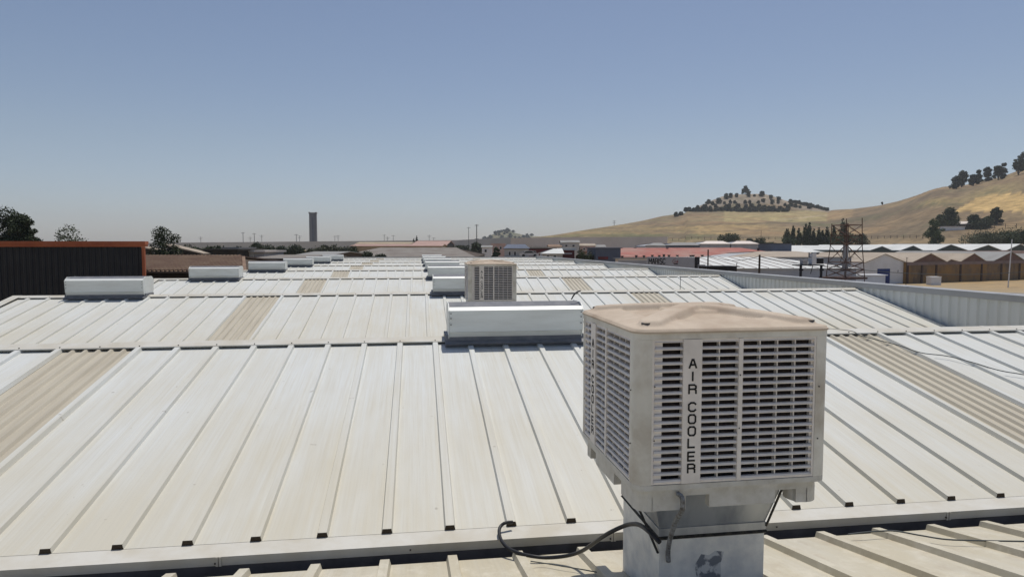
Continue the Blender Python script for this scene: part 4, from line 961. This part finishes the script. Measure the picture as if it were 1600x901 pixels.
# white-roofed halls farther back
gable_row('white_hall_row','row of white-roofed halls with dark green gable ends behind the brick halls',(1352,212),(1462,216),391.6,[(.05,.22,.36,1.3),(.48,.66,.80,1.5),(.98,.99,1.0,.01)],60,'greengable','whiteroof','greengable')
gable_row('white_hall_row','further row of white-roofed halls with pinkish gable ends, at the right',(1460,215),(1640,228),391.8,[(0,.125,.27,1.9),(.30,.44,.56,1.8),(.6,.72,.86,2.1),(.88,.97,1.1,1.8)],60,'pinkwall','whiteroof','greengable')
pitched('white_flat_hall','long white roof strip behind the grey-beige roof, before the cypresses',(1212,230),(1420,236),394.5,384,28,'wallgrey','whiteroof',cat='hall',hipL=8)
pitched('white_flat_hall','white roof of the hall farthest right, under the hedge row',(1440,262),(1640,275),387,381.5,14,'wallgrey','greyroof',cat='hall')
# farmhouse
df=d_at(1503,357); zf=terrain(1503,df)
t=pitched('farmhouse','low grey farmhouse with light roofs on the slope of the right hill',(1491,df),(1518,df),352,346.5,5,'signgrey','paleconc',cat='house',zb=zf-2); windows(t,[(2,3,t['h']-1.9,t['h']-.6),(6,7,t['h']-1.9,t['h']-.6)])
df=d_at(1490,361); flat_building('farm_shed','long white farm shed left of and below the farmhouse',(1474,df),(1505,df),354.5,4,'whitewall','paleconc',cat='shed',zb=terrain(1490,df)-1)
df=d_at(1518,358.5); flat_building('open_barn','dark open barn with grey roof right of the farmhouse',(1507,df),(1532,df),350.5,7,'darkshed','signgrey',cat='barn',zb=terrain(1518,df)-1)
# field fences
def fence(lb,pts,h,gap,mt='wood'):
    t=thing('field_fence',lb,'fence',(0,0,0)); m_=MB(); rl=MB(); prev=None
    for (pa,da),(pb,db) in zip(pts,pts[1:]):
        n=max(2,int(abs(pb-pa)/gap))
        for i in range(n+1):
            px=pa+(pb-pa)*i/n; d=da+(db-da)*i/n; x,y=pol(px,d); z=terrain(px,d); m_.box(x-.09,x+.09,y-.09,y+.09,z-.3,z+h)
            if prev:
                for q in (.95,.5): rl.bar((prev[0],prev[1],prev[2]+h*q),(x,y,z+h*q),.09)
            prev=(x,y,z)
    m_.build('posts',mt,t); rl.build('rails',mt,t)
fence('dark fence line along the foot of the hills above the halls',[(px_,d_at(px_,376-(px_-1040)*.006)) for px_ in (1040,1120,1200,1280,1360,1440)],1.7,9)
fence('dark post and rail fence right of the farmhouse',[(px_,d_at(px_,356.5)) for px_ in (1534,1585,1640)],2.4,14)
# parked car by the grey house
x,y=pol(812,140); t=thing('parked_car','pale silver car parked before the grey house','car',(x,y,hz(402,140)),-YAW)
m_=MB(); m_.loft([[(a,yy,b) for a,b in [(0,.3),(0,.75),(.7,.85),(1.2,1.35),(2.6,1.38),(3.3,.9),(4.0,.8),(4.0,.3)]] for yy in (0,1.6)]); m_.build('body','carpaint',t)
m_=MB(); m_.loft([[(a,yy,b) for a,b in [(.85,.88),(1.25,1.28),(2.5,1.3),(3.05,.92)]] for yy in (-.01,-.003)]); m_.build('side_window','glassdark',t)
for a in (.8,3.2):
    m_=MB(); m_.loft([[(a+.33*cos(k*pi/8),yy,.32+.33*sin(k*pi/8)) for k in range(16)] for yy in (-.03,.2)]); m_.build('wheel','signblack',t)
bp=MB(); x0,y0=pol(780,136); x2,y2=pol(850,136); bp.box(min(x0,x2),max(x0,x2),y0-2,y0+14,GZ,hz(402.2,140)); struct(bp.build('embankment','dryground'))

# ------------------------------------------------------------------ air
m_=MB(); m_.box(-2600,2600,-60,3300,GZ-1,140); hz_o=m_.build('haze','dark')
hm=bpy.data.materials.new('haze'); hm.use_nodes=True; n=hm.node_tree; n.nodes.remove(n.nodes['Principled BSDF'])
vp=n.nodes.new('ShaderNodeVolumePrincipled'); vp.inputs['Color'].default_value=(.97,.98,1,1); vp.inputs['Density'].default_value=.00017; vp.inputs['Anisotropy'].default_value=.2
n.links.new(vp.outputs[0], n.nodes['Material Output'].inputs['Volume'])
hz_o.data.materials.clear(); hz_o.data.materials.append(hm); struct(hz_o,'stuff')
for o in col.objects:
    for k in ('w','h'):
        if k in o: del o[k]
